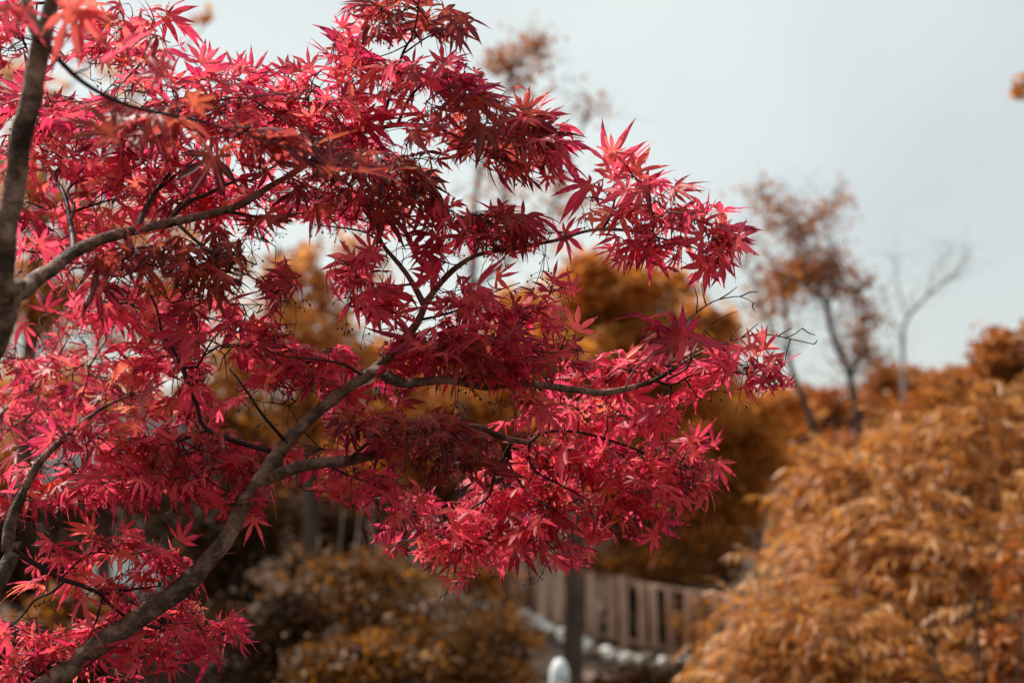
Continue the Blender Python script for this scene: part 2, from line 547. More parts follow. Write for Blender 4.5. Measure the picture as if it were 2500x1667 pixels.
def fine_twigs(bag, sk, n, lo, hi, r):
    """Thin ascending twigs along a skeleton."""
    S = np.asarray(sk)
    top = np.argsort(S[:, 2])[len(S) // 3:]
    for _ in range(n):
        s0 = S[RNG.choice(top)]
        L = lo + (hi - lo) * RNG.random()
        d1 = unit(RNG.normal(size=3) * np.array([1, 0.6, 0.5]) + np.array([0, 0, 0.9]))
        d2 = unit(d1 + RNG.normal(size=3) * 0.5)
        bag.add(*tube(np.array([s0, s0 + d1 * L * 0.45, s0 + d1 * L * 0.45 + d2 * L * 0.55]), [r, r * 0.7, r * 0.25], 4))
        if RNG.random() < 0.7:
            m = s0 + d1 * L * 0.4
            d3 = unit(d1 + RNG.normal(size=3) * 0.7)
            bag.add(*tube(np.array([m, m + d3 * L * 0.25, m + d3 * L * 0.45 + np.array([0, 0, L * 0.05])]), [r * 0.7, r * 0.5, r * 0.2], 4))


def shoots(bag, twig, blobs, leaf, aspect, per=22, more=1.1):
    """Arching feathery shoots with narrow leaves, through ellipsoids like foliage()."""
    for (px, py, rx, ry, d, rd, n, K) in blobs:
        c = P(px, py, d)
        ax = np.array([rx * d / FPX, rd, ry * d / FPX])
        ns = max(1, int(n * more) // per)
        cc = c + unit(RNG.normal(size=(K, 3))) * (RNG.random((K, 1)) ** 0.4) * ax * 1.08
        co = unit(np.stack([RNG.normal(size=K) - 0.2, RNG.normal(size=K) * 0.7 - 0.3, np.zeros(K)], 1))
        for _ in range(ns):
            q = RNG.integers(0, K)
            p0 = cc[q] + RNG.normal(size=3) * 0.16 * ax.mean()
            out = unit(co[q] + RNG.normal(size=3) * np.array([0.5, 0.4, 0.45]))
            L = 0.16 + 0.24 * RNG.random()
            k = np.linspace(0, 1, per)[:, None]
            sag = (0.1 + 0.8 * RNG.random()) if RNG.random() < 0.6 else -0.25 * RNG.random()
            line = p0 + out * L * k + np.array([0, 0, 1.0]) * (L * (0.45 * k - (0.45 + sag) * k * k))
            tan = unit(np.gradient(line, axis=0))
            sd = unit(np.cross(tan, np.array([0, 0, 1.0])))
            sg = np.where(np.arange(per) % 2, 1.0, -1.0)[:, None]
            a = unit(tan * 0.9 + sd * sg * 0.55 + np.array([0, 0, -0.45]) + RNG.normal(size=(per, 3)) * 0.18)
            nn = np.array([0, -0.1, 1.0]) + RNG.normal(size=(per, 3)) * 0.45
            nn = unit(nn - (nn * a).sum(1, keepdims=True) * a)
            s = np.cross(a, nn)
            Lf = leaf * (0.6 + 0.7 * RNG.random((per, 1)))
            W = Lf * aspect
            V = np.stack([line, line + a * Lf * 0.4 + s * W * 0.5, line + a * Lf - nn * Lf * 0.1, line + a * Lf * 0.4 - s * W * 0.5], 1).reshape(-1, 3)
            b = np.arange(per)[:, None] * 4
            F = np.concatenate([b + np.array([[0, 1, 2]]), b + np.array([[0, 2, 3]])])
            tone = RNG.random()
            bag.add(V, F, rnd=np.repeat(np.clip(0.5 * tone + 0.5 * RNG.random(per), 0, 1), 4))
            twig.add(*tube(line[::5], np.linspace(0.0035, 0.001, len(line[::5])), 4))


def pxline(pts):
    """[(px, py, depth, radius_px)...] -> world points and radii in metres."""
    w = np.array([P(a, b, d) for a, b, d, r in pts])
    r = np.array([r * d / FPX for a, b, d, r in pts])
    return w, r


def bg_tree(name, label, stems, blobs, mat, leaf=0.09, aspect=0.5, droop=0.0, clump=0.28, bark='bark', group=None, cat='tree', to_ground=True, tw_r=0.012, crown='crown', flat=0.7, fine=None):
    first = P(*stems[0][0][:3])
    gx, gy = first[0], first[1]
    base = np.array([gx, gy, gz(gx, gy) - 0.05])
    root = thing(name, base, label, cat, group)
    sk = []
    for k, st in enumerate(stems):
        w, r = pxline(st)
        if k == 0 and to_ground and w[0][2] > base[2]:
            w = np.concatenate([[base], w]); r = np.concatenate([[r[0] * 1.35], r])
        pts, rr = smooth_line(w, r, 0.12)
        V, F = tube(pts, rr, 9, 0.05)
        link('trunk' if k == 0 else 'branch', mesh_from('trunk' if k == 0 else 'branch', V, F, M[bark], smooth=True), root)
        sk.append(pts)
    sk = np.concatenate(sk)
    lv, tw = Bag(), Bag()
    if blobs:
        foliage(lv, blobs, leaf, aspect, droop, clump, flat, sk, tw, tw_r)
        link(crown, lv.mesh(crown, M[mat]), root, kind='stuff')
    if fine:
        fine_twigs(tw, sk, *fine)
    if tw.n:
        link('twigs', tw.mesh('twigs', M[bark], True), root, kind='stuff')
    return root, sk


# dense amber tree right of the middle, its trunk runs down in front of the railing
bg_tree('amber_tree', 'dense amber tree whose straight dark trunk stands before the wooden railing', [
    [(1398, 1640, 15, 26), (1400, 1500, 15, 22), (1396, 1380, 15, 20), (1404, 1240, 15, 19), (1425, 1080, 15, 16), (1440, 920, 15, 12), (1450, 760, 15, 6)],
    [(1418, 1120, 15, 10), (1520, 960, 15.2, 8), (1600, 820, 15.4, 5)],
    [(1434, 980, 15, 9), (1390, 860, 14.8, 6), (1370, 760, 14.8, 4)]],
    [(1440, 720, 100, 95, 15, 0.5, 2200, 24), (1410, 860, 120, 110, 15, 0.6, 2400, 26), (1540, 740, 110, 95, 15.3, 0.5, 2300, 24),
     (1600, 880, 130, 110, 15.3, 0.6, 2600, 26), (1740, 780, 66, 42, 15.5, 0.3, 600, 10), (1690, 860, 90, 60, 15.5, 0.4, 1100, 14),
     (1640, 690, 80, 30, 15.5, 0.3, 350, 10), (1300, 900, 110, 80, 15, 0.5, 1300, 18), (1520, 1010, 190, 90, 15.3, 0.6, 2600, 26), (1680, 980, 110, 80, 15.4, 0.5, 1300, 18), (1560, 1140, 170, 80, 15.4, 0.6, 1900, 22)], 'amber', 0.10, 0.55)

bg_tree('sparse_tree', 'tall thin tree with a sparse rusty top showing above the red maple', [
    [(1128, 1120, 22, 15), (1132, 980, 22, 14), (1148, 800, 22, 10), (1156, 620, 22, 8), (1165, 450, 22, 6), (1215, 300, 22, 4), (1258, 160, 22, 2.5)],
    [(1156, 620, 22, 6), (1225, 520, 22, 5), (1232, 420, 22, 3), (1300, 300, 22, 2)],
    [(1160, 700, 22, 6), (1320, 560, 22, 4), (1400, 380, 22, 2.5), (1440, 240, 22, 1.5)]],
    [(1285, 125, 62, 56, 22, 0.4, 420, 16), (1215, 150, 40, 40, 22, 0.3, 150, 9), (1265, 205, 30, 45, 22, 0.3, 110, 7), (1350, 260, 100, 90, 22, 0.6, 90, 14),
     (1445, 265, 30, 40, 22, 0.3, 40, 5), (1340, 480, 110, 70, 22, 0.6, 260, 16), (1240, 560, 130, 90, 22, 0.7, 330, 18), (1200, 460, 60, 80, 22, 0.4, 90, 10)],
    'orange', 0.10, 0.6, clump=0.5, tw_r=0.007, fine=(70, 0.4, 1.2, 0.006))

bg_tree('golden_tree', 'golden tree with bright gaps behind the middle of the red maple', [
    [(760, 1150, 17, 20), (750, 1000, 17, 17), (735, 860, 17, 13), (700, 720, 17, 8), (680, 600, 17, 4)],
    [(740, 880, 17, 9), (840, 760, 17, 6), (900, 620, 17, 3)]],
    [(740, 760, 110, 90, 17, 0.6, 1700, 22), (690, 650, 110, 50, 17, 0.5, 600, 12), (860, 640, 100, 70, 17, 0.5, 330, 14), (640, 880, 130, 90, 17, 0.6, 1600, 20),
     (800, 880, 110, 90, 17, 0.6, 1300, 18), (950, 900, 110, 80, 17, 0.6, 900, 16), (1080, 930, 110, 80, 17, 0.6, 900, 16), (820, 1010, 200, 80, 17, 0.6, 1800, 22)], 'gold', 0.10, 0.55)

bg_tree('orange_tree', 'pale orange tree behind the blurred grey stem at the left edge', [
    [(60, 1200, 18, 22), (70, 900, 18, 18), (90, 600, 18, 13), (110, 400, 18, 8), (120, 250, 18, 4)],
    [(95, 560, 18, 8), (260, 380, 18, 5), (330, 250, 18, 3)],
    [(100, 500, 18, 8), (-40, 330, 18, 5), (-90, 200, 18, 3)],
    [(330, 250, 18, 3), (430, 140, 18, 2), (505, 60, 18, 1.2)]],
    [(110, 280, 110, 80, 18, 0.6, 480, 22), (20, 190, 80, 70, 18, 0.5, 300, 14), (280, 150, 100, 80, 18, 0.6, 160, 14), (507, 45, 24, 16, 18, 0.15, 40, 4),
     (300, 300, 120, 80, 18, 0.6, 330, 14), (50, 480, 140, 110, 18, 0.7, 1100, 22), (250, 560, 200, 120, 18, 0.7, 1400, 26), (80, 740, 160, 120, 18, 0.7, 1700, 24),
     (380, 760, 200, 120, 18, 0.7, 1600, 24)], 'amber', 0.11, 0.55)

bg_tree('forked_tree', 'slender tree with dark forked trunk and rusty leaf clumps against the sky', [
    [(2092, 1160, 20, 11), (2098, 1050, 20, 10), (2080, 950, 20, 8.5), (2068, 900, 20, 8), (2042, 845, 20, 7), (2026, 790, 20, 6.5), (2016, 740, 20, 6), (1985, 712, 20, 4), (1950, 690, 20, 2.4)],
    [(2072, 920, 20, 6), (2092, 885, 20, 6), (2110, 850, 20, 4), (2112, 770, 20, 2.4), (2100, 720, 20, 1.4)],
    [(2020, 760, 20, 3.6), (2032, 700, 20, 2.8), (2030, 610, 20, 2), (2010, 540, 20, 1.4), (2035, 470, 20, 1)],
    [(1985, 712, 20, 2.4), (1968, 620, 20, 2), (1940, 540, 20, 1.4), (1870, 480, 20, 1)]],
    [(1985, 675, 72, 50, 20, 0.5, 720, 40), (1912, 690, 62, 56, 20, 0.45, 460, 30), (2060, 690, 52, 56, 20, 0.4, 340, 24), (2005, 630, 40, 34, 20, 0.3, 130, 14),
     (1895, 520, 54, 40, 20, 0.4, 220, 20), (1945, 555, 44, 50, 20, 0.4, 230, 20), (1990, 515, 56, 32, 20, 0.4, 90, 12), (2048, 480, 30, 40, 20, 0.3, 70, 10),
     (2110, 800, 46, 80, 20, 0.4, 300, 26), (2085, 850, 50, 60, 20, 0.4, 170, 16), (1835, 470, 60, 50, 20, 0.4, 70, 12), (2010, 580, 80, 50, 20, 0.5, 110, 16), (2130, 900, 40, 60, 20, 0.4, 110, 12)],
    'orange', 0.085, 0.6, clump=0.45, tw_r=0.007, fine=(110, 0.3, 0.9, 0.006))

bg_tree('crooked_tree', 'thin crooked tree with a leaning brown trunk beside the forked tree', [
    [(2012, 1220, 17, 13), (2000, 1110, 17, 11), (1972, 1000, 17, 9), (1938, 920, 17, 7), (1922, 850, 17, 5), (1921, 760, 17, 3.6), (1900, 660, 17, 2.2), (1860, 600, 17, 1.2)],
    [(1930, 880, 17, 3), (1880, 800, 17, 2.2), (1855, 720, 17, 1.6), (1820, 650, 17, 1)]],
    [(1880, 760, 60, 70, 17, 0.4, 150, 20), (1840, 650, 70, 70, 17, 0.4, 90, 18), (1905, 720, 50, 50, 17, 0.35, 140, 14)], 'orange', 0.075, 0.6, clump=0.5, tw_r=0.006, fine=(60, 0.3, 0.8, 0.005))

bg_tree('bare_tree', 'bare grey tree bending right against the pale sky', [
    [(2208, 1010, 30, 6), (2206, 900, 30, 5.5), (2204, 820, 30, 5), (2216, 775, 30, 4.6), (2262, 725, 30, 3.8), (2310, 685, 30, 3), (2345, 655, 30, 2), (2372, 610, 30, 1)],
    [(2216, 775, 30, 2), (2190, 690, 30, 1.4), (2185, 620, 30, 0.8)],
    [(2262, 725, 30, 2), (2290, 650, 30, 1.3), (2330, 600, 30, 0.7)],
    [(2205, 850, 30, 2), (2170, 760, 30, 1.3), (2150, 700, 30, 0.7)],
    [(2310, 685, 30, 1.4), (2370, 660, 30, 0.8)]], [], 'rust', bark='bark_grey', fine=(60, 0.5, 1.3, 0.006))

bg_tree('edge_tree', 'orange leaf spray reaching in at the right edge high against the sky', [
    [(2860, 1300, 9, 40), (2850, 900, 9, 32), (2800, 500, 9, 22), (2740, 250, 9, 14), (2700, 60, 9, 6)],
    [(2750, 300, 9, 8), (2640, 235, 9, 5), (2560, 215, 9, 3), (2500, 210, 9, 1.5)]],
    [(2500, 212, 34, 30, 9, 0.10, 130, 10), (2620, 220, 80, 60, 9, 0.2, 260, 18), (2740, 160, 120, 120, 9, 0.3, 500, 24)], 'amber', 0.055, 0.5, tw_r=0.004)

# far wooded skyline on the right and middle distance
far = [
    ('round_tree', 'round orange tree crown at the far right skyline', 2350, 1000, 150, 115, 13, 'orange', 5200, 34, 1),
    ('round_tree', 'tall amber tree crown cut by the right edge at the skyline', 2500, 950, 120, 140, 12, 'orange', 5200, 34, 1),
    ('round_tree', 'low brown tree crown far off beyond the forked trunk', 2190, 980, 100, 80, 34, 'rust', 3600, 30, 1),
    ('round_tree', 'reddish brown tree crown far off between the two thin trunks', 2020, 1020, 120, 75, 32, 'rust', 3600, 30, 1),
    ('round_tree', 'dull orange tree crown far off at the tip of the red branch', 1850, 1020, 130, 80, 30, 'amber', 3600, 30, 1),
    ('round_tree', 'dusky russet tree in front of the far skyline trees', 1770, 1120, 150, 100, 22, 'amber', 3600, 32, 1),
    ('round_tree', 'russet tree low behind the feet of the thin trunks', 2060, 1150, 160, 85, 24, 'rust', 3600, 30, 1),
    ('round_tree', 'brown tree mass filling the gap above the railing', 1640, 1210, 200, 120, 24, 'umber', 5600, 44, 1),
    ('round_tree', 'dim golden tree behind the red leaves left of the railing', 1180, 1130, 200, 130, 24, 'umber', 5000, 40, 1),
    ('round_tree', 'golden tree at the left behind the lowest pink leaves', 150, 1000, 260, 130, 22, 'amber', 4600, 40, 1),
    ('round_tree', 'brown tree behind the fork of the red maple', 560, 1060, 220, 130, 22, 'umber', 4600, 40, 1),
    ('round_tree', 'dim brown tree behind the bare crossing stems', 880, 1150, 200, 130, 25, 'umber', 4600, 40, 1),
    ('round_tree', 'amber tree behind the reaching red branch on the right', 1420, 1060, 180, 110, 26, 'amber', 4200, 36, 1),
    ('round_tree', 'golden brown tree behind the first limb to the right', 1010, 980, 190, 120, 23, 'amber', 4600, 40, 1),
    ('round_tree', 'golden brown tree behind the gap under the right-hand limb', 1270, 990, 170, 110, 27, 'umber', 4200, 36, 1),
    ('round_tree', 'tall golden brown tree closing the gap right of the amber tree', 1640, 880, 190, 130, 22, 'amber', 5200, 44, 1),
    ('round_tree', 'golden brown tree showing between the red sprays at the centre', 1290, 820, 130, 120, 23, 'amber', 3200, 44, 1),
    ('round_tree', 'brown tree low at the far left behind the dark stem', -20, 1180, 200, 110, 20, 'umber', 3600, 34, 1),
    ('round_tree', 'amber tree low behind the tall golden shrub at the right', 2250, 1130, 140, 90, 20, 'amber', 3200, 30, 1),
]
for nm, lb, px, py, rx, ry, d, mat, n, K, low_ in far:
    rd = rx * d / FPX * 0.7
    bg_tree(nm, lb, [[(px, py + ry * 1.2, d, 200 / d), (px + 6, py + ry * 0.4, d, 150 / d), (px - 5, py - ry * 0.3, d, 70 / d)],
                     [(px + 3, py + ry * 0.5, d, 80 / d), (px + rx * 0.5, py - ry * 0.2, d, 40 / d)],
                     [(px, py + ry * 0.6, d, 80 / d), (px - rx * 0.5, py - ry * 0.1, d, 40 / d)]],
            [(px, py, rx, ry, d, rd, n, K), (px - 20, py + ry * 1.15, rx * 1.05, ry * 0.9, d, rd, int(n * 0.6), K)],
            mat, 0.0045 * d + 0.03, 0.6, clump=0.24, group='background trees')


# ------------------------------------------------------------------ shrubs
def shrub(name, label, px, py0, d, spread, stems, blobs, mat, leaf, aspect, droop=0.3, bark='bark', clump=0.26, group=None, stem_r=6, flat=0.7, feathery=False):
    """Several stems fanning from one foot, leaves along them."""
    foot = P(px, py0, d)
    base = np.array([foot[0], foot[1], gz(foot[0], foot[1]) - 0.03])
    root = thing(name, base, label, 'shrub', group)
    sk = []
    for k, (tx, ty, td) in enumerate(stems):
        t = P(tx, ty, td)
        b0 = base + np.array([RNG.normal() * spread, RNG.normal() * spread, 0])
        h = t[2] - b0[2]
        m1 = b0 + (t - b0) * 0.4 + np.array([0, 0, 0.18 * h])
        m2 = b0 + (t - b0) * 0.75 + np.array([0, 0, 0.16 * h])
        r0 = stem_r * d / FPX
        pts, rr = smooth_line([b0, m1, m2, t], [r0, r0 * 0.75, r0 * 0.5, r0 * 0.2], 0.12)
        V, F = tube(pts, rr, 6, 0.05)
        link('stem', mesh_from('stem', V, F, M[bark], smooth=True), root)
        sk.append(pts)
    lv, tw = Bag(), Bag()
    if feathery:
        shoots(lv, tw, blobs, leaf, aspect)
    else:
        foliage(lv, blobs, leaf, aspect, droop, clump, flat, np.concatenate(sk), tw, 0.004 + 0.0006 * d)
    link('foliage', lv.mesh('foliage', M[mat]), root, kind='stuff')
    link('twigs', tw.mesh('twigs', M[bark], True), root, kind='stuff')
    return root


shrub('willow_shrub', 'big feathery golden shrub filling the lower right corner', 2330, 1900, 6.8, 0.25,
      [(2100, 1180, 6.9), (2250, 1060, 7.0), (2400, 1000, 7.0), (2500, 1080, 6.6), (2000, 1320, 6.6), (2300, 1250, 6.4), (2180, 1450, 6.3), (2450, 1350, 6.3)],
      [(2380, 1130, 160, 150, 7.0, 0.35, 4940, 45), (2200, 1250, 180, 130, 6.9, 0.35, 4940, 45), (2060, 1240, 150, 90, 7.0, 0.3, 2850, 33),
       (2450, 1330, 150, 180, 6.6, 0.35, 4940, 45), (2250, 1420, 200, 130, 6.5, 0.35, 4940, 45), (2050, 1440, 150, 110, 6.6, 0.3, 3230, 36),
       (2400, 1560, 200, 140, 6.3, 0.35, 4560, 42)], 'gold', 0.075, 0.15, 0.75, clump=0.3, stem_r=5, feathery=True)
shrub('willow_shrub', 'lower feathery golden shrub spilling past the right end of the railing', 2020, 1950, 6.0, 0.2,
      [(1900, 1530, 6.0), (2050, 1450, 6.1), (2200, 1500, 6.0), (1980, 1600, 5.8), (1850, 1640, 5.9)],
      [(2020, 1600, 170, 110, 6.0, 0.3, 4370, 39), (1900, 1660, 120, 80, 5.9, 0.25, 2470, 27), (2180, 1620, 150, 120, 5.9, 0.3, 3800, 36), (1900, 1500, 80, 60, 6.1, 0.2, 798, 15)],
      'gold', 0.072, 0.15, 0.7, clump=0.3, stem_r=4, feathery=True)
shrub('twiggy_shrub', 'dark twiggy shrub with bare stems in the lower right corner', 2460, 1980, 5.4, 0.1,
      [(2230, 1390, 5.3), (2330, 1330, 5.3), (2450, 1300, 5.4), (2380, 1420, 5.3), (2480, 1450, 5.3), (2150, 1440, 5.4), (2520, 1380, 5.2)],
      [(2470, 1560, 60, 110, 5.4, 0.15, 200, 10), (2480, 1400, 50, 60, 5.3, 0.12, 60, 6)], 'rust', 0.07, 0.5, 0.3, stem_r=5)

low = [
    ('brown_shrub', 'golden brown shrub at the bottom middle with bare grey stems above it', 850, 1450, 210, 110, 9.5, 'thicket', 3600, 60, 0.055),
    ('brown_shrub', 'golden brown shrub below the lowest tip of the pink leaves', 1110, 1560, 190, 100, 9.0, 'thicket', 3200, 56, 0.055),
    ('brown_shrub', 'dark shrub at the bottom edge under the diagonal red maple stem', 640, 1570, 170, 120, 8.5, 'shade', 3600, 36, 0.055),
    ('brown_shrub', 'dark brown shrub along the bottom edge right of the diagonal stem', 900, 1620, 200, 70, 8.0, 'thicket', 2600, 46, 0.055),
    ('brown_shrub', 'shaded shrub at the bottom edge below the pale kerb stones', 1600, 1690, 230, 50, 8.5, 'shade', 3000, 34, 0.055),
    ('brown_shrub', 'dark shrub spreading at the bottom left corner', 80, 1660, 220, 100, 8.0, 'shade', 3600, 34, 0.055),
    ('brown_shrub', 'shade-coloured near black shrub left of the timber pavilion', 10, 1340, 150, 150, 10.5, 'shade', 4200, 36, 0.065),
    ('brown_shrub', 'shade-coloured near black shrub right of the timber pavilion', 590, 1330, 140, 150, 11, 'shade', 4200, 36, 0.065),
    ('brown_shrub', 'wide shrub coloured black as shade behind the timber pavilion', 330, 1270, 330, 170, 19.5, 'shade', 7000, 70, 0.10),  # fills the dark behind the pavilion, shade given as leaf colour
    ('brown_shrub', 'shade-coloured black shrub low in front of the pavilion floor', 400, 1500, 200, 70, 10.5, 'shade', 3000, 36, 0.06),
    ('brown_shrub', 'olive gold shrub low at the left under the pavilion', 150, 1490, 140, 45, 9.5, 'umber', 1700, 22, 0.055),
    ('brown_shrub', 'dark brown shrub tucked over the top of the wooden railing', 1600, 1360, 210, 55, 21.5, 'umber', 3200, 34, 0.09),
    ('brown_shrub', 'shrub coloured black as shade right behind the railing boards', 1650, 1500, 260, 80, 23, 'shade', 4200, 36, 0.10),  # makes the gaps between the boards dark, shade painted as leaf colour
    ('brown_shrub', 'brown shrub draping the left end of the railing', 1200, 1410, 120, 60, 18, 'umber', 1800, 24, 0.08),
    ('brown_shrub', 'thin brown sprigs hanging over the right half of the railing', 1720, 1530, 110, 90, 17.5, 'umber', 500, 40, 0.07),
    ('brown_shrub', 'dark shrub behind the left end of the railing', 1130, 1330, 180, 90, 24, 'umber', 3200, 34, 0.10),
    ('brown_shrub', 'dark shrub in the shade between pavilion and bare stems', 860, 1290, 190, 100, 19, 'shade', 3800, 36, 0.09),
    ('brown_shrub', 'brown shrub at the bottom edge directly left of the white bollard', 1230, 1670, 110, 50, 10.5, 'thicket', 1500, 28, 0.055),
    ('brown_shrub', 'dark shrub at the bottom edge right of the white bollard', 1520, 1720, 100, 50, 10, 'shade', 1500, 22, 0.06),
]
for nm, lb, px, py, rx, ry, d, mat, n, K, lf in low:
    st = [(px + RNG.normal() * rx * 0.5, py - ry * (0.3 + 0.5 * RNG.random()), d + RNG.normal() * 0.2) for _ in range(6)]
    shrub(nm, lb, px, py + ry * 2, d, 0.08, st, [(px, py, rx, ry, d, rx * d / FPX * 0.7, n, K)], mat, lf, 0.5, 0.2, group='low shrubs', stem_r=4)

# thicket of bare stems at the bottom middle
th = thing('bare_thicket', [P(880, 1700, 11)[0], 11.0, gz(P(880, 1700, 11)[0], 11.0)], 'thicket of bare crossing grey stems above the brown shrub', 'shrub')
for k in range(16):
    x0 = 720 + 330 * RNG.random()
    x1 = x0 + RNG.normal() * 90
    d = 10.6 + 0.8 * RNG.random()
    a = P(x0, 1500, d); a[2] = gz(a[0], a[1]) - 0.02
    b_ = P(x1, 1210 + 130 * RNG.random(), d)
    m_ = (a + b_) / 2 + RNG.normal(size=3) * 0.05
    pts, rr = smooth_line([a, m_, b_], np.array([1.0, 0.75, 0.3]) * (0.010 + 0.010 * RNG.random()), 0.12)
    V, F = tube(pts, rr, 6, 0.05)
    link('stem', mesh_from('stem', V, F, M['pale_stalk'], smooth=True), th)


# ------------------------------------------------------------------ path with kerb stones, railing, bollards, pavilion
def path_pt(t):
    """Centre of the sloping walk, t = 0 left end, 1 right end (photo pixels of its near edge)."""
    xs = [1080, 1230, 1340, 1440, 1540, 1660, 1790, 1960]
    ys = [1455, 1490, 1535, 1585, 1612, 1625, 1640, 1655]
    ds = [21.5, 21, 20.5, 20, 19.6, 19.3, 19, 18.7]
    u = t * (len(xs) - 1)
    return P(np.interp(u, range(8), xs), np.interp(u, range(8), ys), np.interp(u, range(8), ds))


pv, pf = [], []
for i in range(41):
    a = path_pt(i / 40)
    g = gz(a[0], a[1])
    pv += [[a[0], a[1] - 0.25, g - 0.3], [a[0], a[1] - 0.02, a[2] - 0.03], [a[0], a[1] + 1.6, a[2] - 0.03], [a[0], a[1] + 2.1, g - 0.3]]
    if i:
        for j in range(3):
            q = (i - 1) * 4 + j
            pf.append([q, q + 4, q + 5, q + 1])
path = link('path', mesh_from('path', pv, pf, M['path']), kind='structure')
for i in range(46):
    t = (i + 0.5) / 46
    a = path_pt(t)
    n = path_pt(min(1, t + 0.01)) - path_pt(max(0, t - 0.01))
    rz = math.atan2(n[1], n[0])
    L = 0.13 + 0.06 * RNG.random()
    h = 0.14 + 0.10 * RNG.random()
    V, F = box(0, 0, 0, L, 0.16 + 0.06 * RNG.random(), h, rz + RNG.normal() * 0.12, 0.05)
    V = V * (1 + RNG.normal(size=V.shape) * 0.05) + a + np.array([0, 0, h * 0.15 - 0.02])
    link('kerb_stone', mesh_from('kerb_stone', V, F, M['kerb'], smooth=False), path)

rb = path_pt(0.5)
railing = thing('railing', [rb[0], rb[1] + 0.7, rb[2]], 'weathered wooden railing of upright boards behind the pale kerb stones', 'railing')


def rail_pt(px):
    """Foot of the railing below photo column px."""
    d = np.interp(px, [1100, 1450, 1800, 2000], [22, 20.8, 19.8, 19.4])
    y = np.interp(px, [1100, 1300, 1450, 1620, 1800, 2000], [1490, 1528, 1570, 1606, 1636, 1660])
    return P(px, y, d), d


for (off, hh, dep, z0) in ((0.0, 0.06, 0.10, 0.96), (0.0, 0.05, 0.06, 0.12)):
    V, F = [], []
    w = np.array([rail_pt(x)[0] for x in np.linspace(1110, 1990, 23)])
    bag = Bag()
    for i in range(22):
        m = (w[i] + w[i + 1]) / 2; dv = w[i + 1] - w[i]
    L4 = []
    for q in w:
        L4 += [q + [0, -dep / 2, z0], q + [0, dep / 2, z0], q + [0, dep / 2, z0 + hh], q + [0, -dep / 2, z0 + hh]]
    FF = []
    for i in range(22):
        for j in range(4):
            FF.append([i * 4 + j, i * 4 + (j + 1) % 4, i * 4 + 4 + (j + 1) % 4, i * 4 + 4 + j])
    FF += [[0, 3, 2, 1], [88, 89, 90, 91]]
    link('top_rail' if z0 > 0.5 else 'bottom_rail', mesh_from('rail', L4, FF, M['board']), railing)
for i, px in enumerate(np.arange(1120, 1985, 37.0)):
    q, d = rail_pt(px + RNG.normal() * 2)
    post = i % 7 == 4
    wd = 0.14 if post else 0.10 + 0.025 * RNG.random()
    V, F = box(0, 0, 0, wd, 0.12 if post else 0.03, 1.10 if post else 0.86 + 0.12 * RNG.random(), 0, 0.012 if post else 0.006)
    V = V + q + np.array([0, 0.004 if post else -0.055, 0.52 if post else 0.56])
    V[:, 0] += (V[:, 2] - q[2]) * RNG.normal() * 0.03
    link('post' if post else 'slat', mesh_from('post' if post else 'slat', V, F, M['board']), railing)


def lathe(profile, sides=24):
    n = len(profile)
    ang = np.arange(sides) * 2 * math.pi / sides
    V = np.array([[r * math.cos(a), r * math.sin(a), z] for r, z in profile for a in ang])
    F = []
    for i in range(n - 1):
        for j in range(sides):
            j2 = (j + 1) % sides
            F.append([i * sides + j, i * sides + j2, (i + 1) * sides + j2, (i + 1) * sides + j])
    return V, np.array(F)


def bollard(px, pytop, d, width, label, dome):
    top = P(px, pytop, d)
    g = gz(top[0], top[1])
    h = top[2] - g
    r = width * d / FPX / 2
    root = thing('bollard', [top[0], top[1], g], label, 'bollard')
    prof = [(r * 0.94, 0.05), (r * 0.98, h * 0.4), (r, h - r * 1.9)]
    if dome:
        prof += [(r * math.cos(a), h - r * 1.75 + r * 1.75 * math.sin(a)) for a in np.linspace(0.1, 1.5, 10)] + [(0.001, h)]
    else:
        prof += [(r, h - 0.02), (r * 0.96, h - 0.006), (r * 0.9, h), (0.001, h)]
    V, F = lathe(prof)
    link('body', mesh_from('body', V + np.array([top[0], top[1], g]), F, M['enamel'], smooth=True), root)
    V, F = lathe([(r * 1.25, -0.03), (r * 1.25, 0.04), (r * 1.15, 0.055), (r * 0.9, 0.055)])
    link('base', mesh_from('base', V + np.array([top[0], top[1], g]), F, M['kerb'], smooth=False), root)


bollard(1366, 1606, 12, 48, 'white round-topped bollard at the bottom edge below the amber tree trunk', True)
bollard(764, 1656, 10.5, 56, 'white flat-topped bollard just showing at the bottom edge', False)

# timber pavilion seen through the lower left leaves
pc = P(310, 1600, 14)
pgz = gz(pc[0], pc[1])
pav = thing('pavilion', [pc[0], pc[1], pgz], 'dark timber pavilion half hidden behind the lower left maple leaves', 'pavilion')
for px in (110, 250, 478):
    for dd, dy in ((13.6, 0), (15.2, 0)):
        b0 = P(px, 1500, dd); g0 = gz(b0[0], b0[1])
        t0 = P(px, 1200, dd)
        V, F = box(b0[0], b0[1], (g0 - 0.02 + t0[2]) / 2, 0.12, 0.12, t0[2] - g0 + 0.02, 0, 0.012)
        link('post', mesh_from('post', V, F, M['timber']), pav)
e0, e1 = P(50, 1200, 13.4), P(540, 1200, 15.5)
ex0, ex1, ey0, ey1, ez = e0[0], e1[0], 13.2, 15.7, P(300, 1200, 14)[2]
mx_, my_ = (ex0 + ex1) / 2, (ey0 + ey1) / 2
RV = [[ex0, ey0, ez], [ex1, ey0, ez], [ex1, ey1, ez], [ex0, ey1, ez],
      [ex0, ey0, ez + 0.08], [ex1, ey0, ez + 0.08], [ex1, ey1, ez + 0.08], [ex0, ey1, ez + 0.08],
      [mx_ - 0.5, my_, ez + 0.75], [mx_ + 0.5, my_, ez + 0.75]]
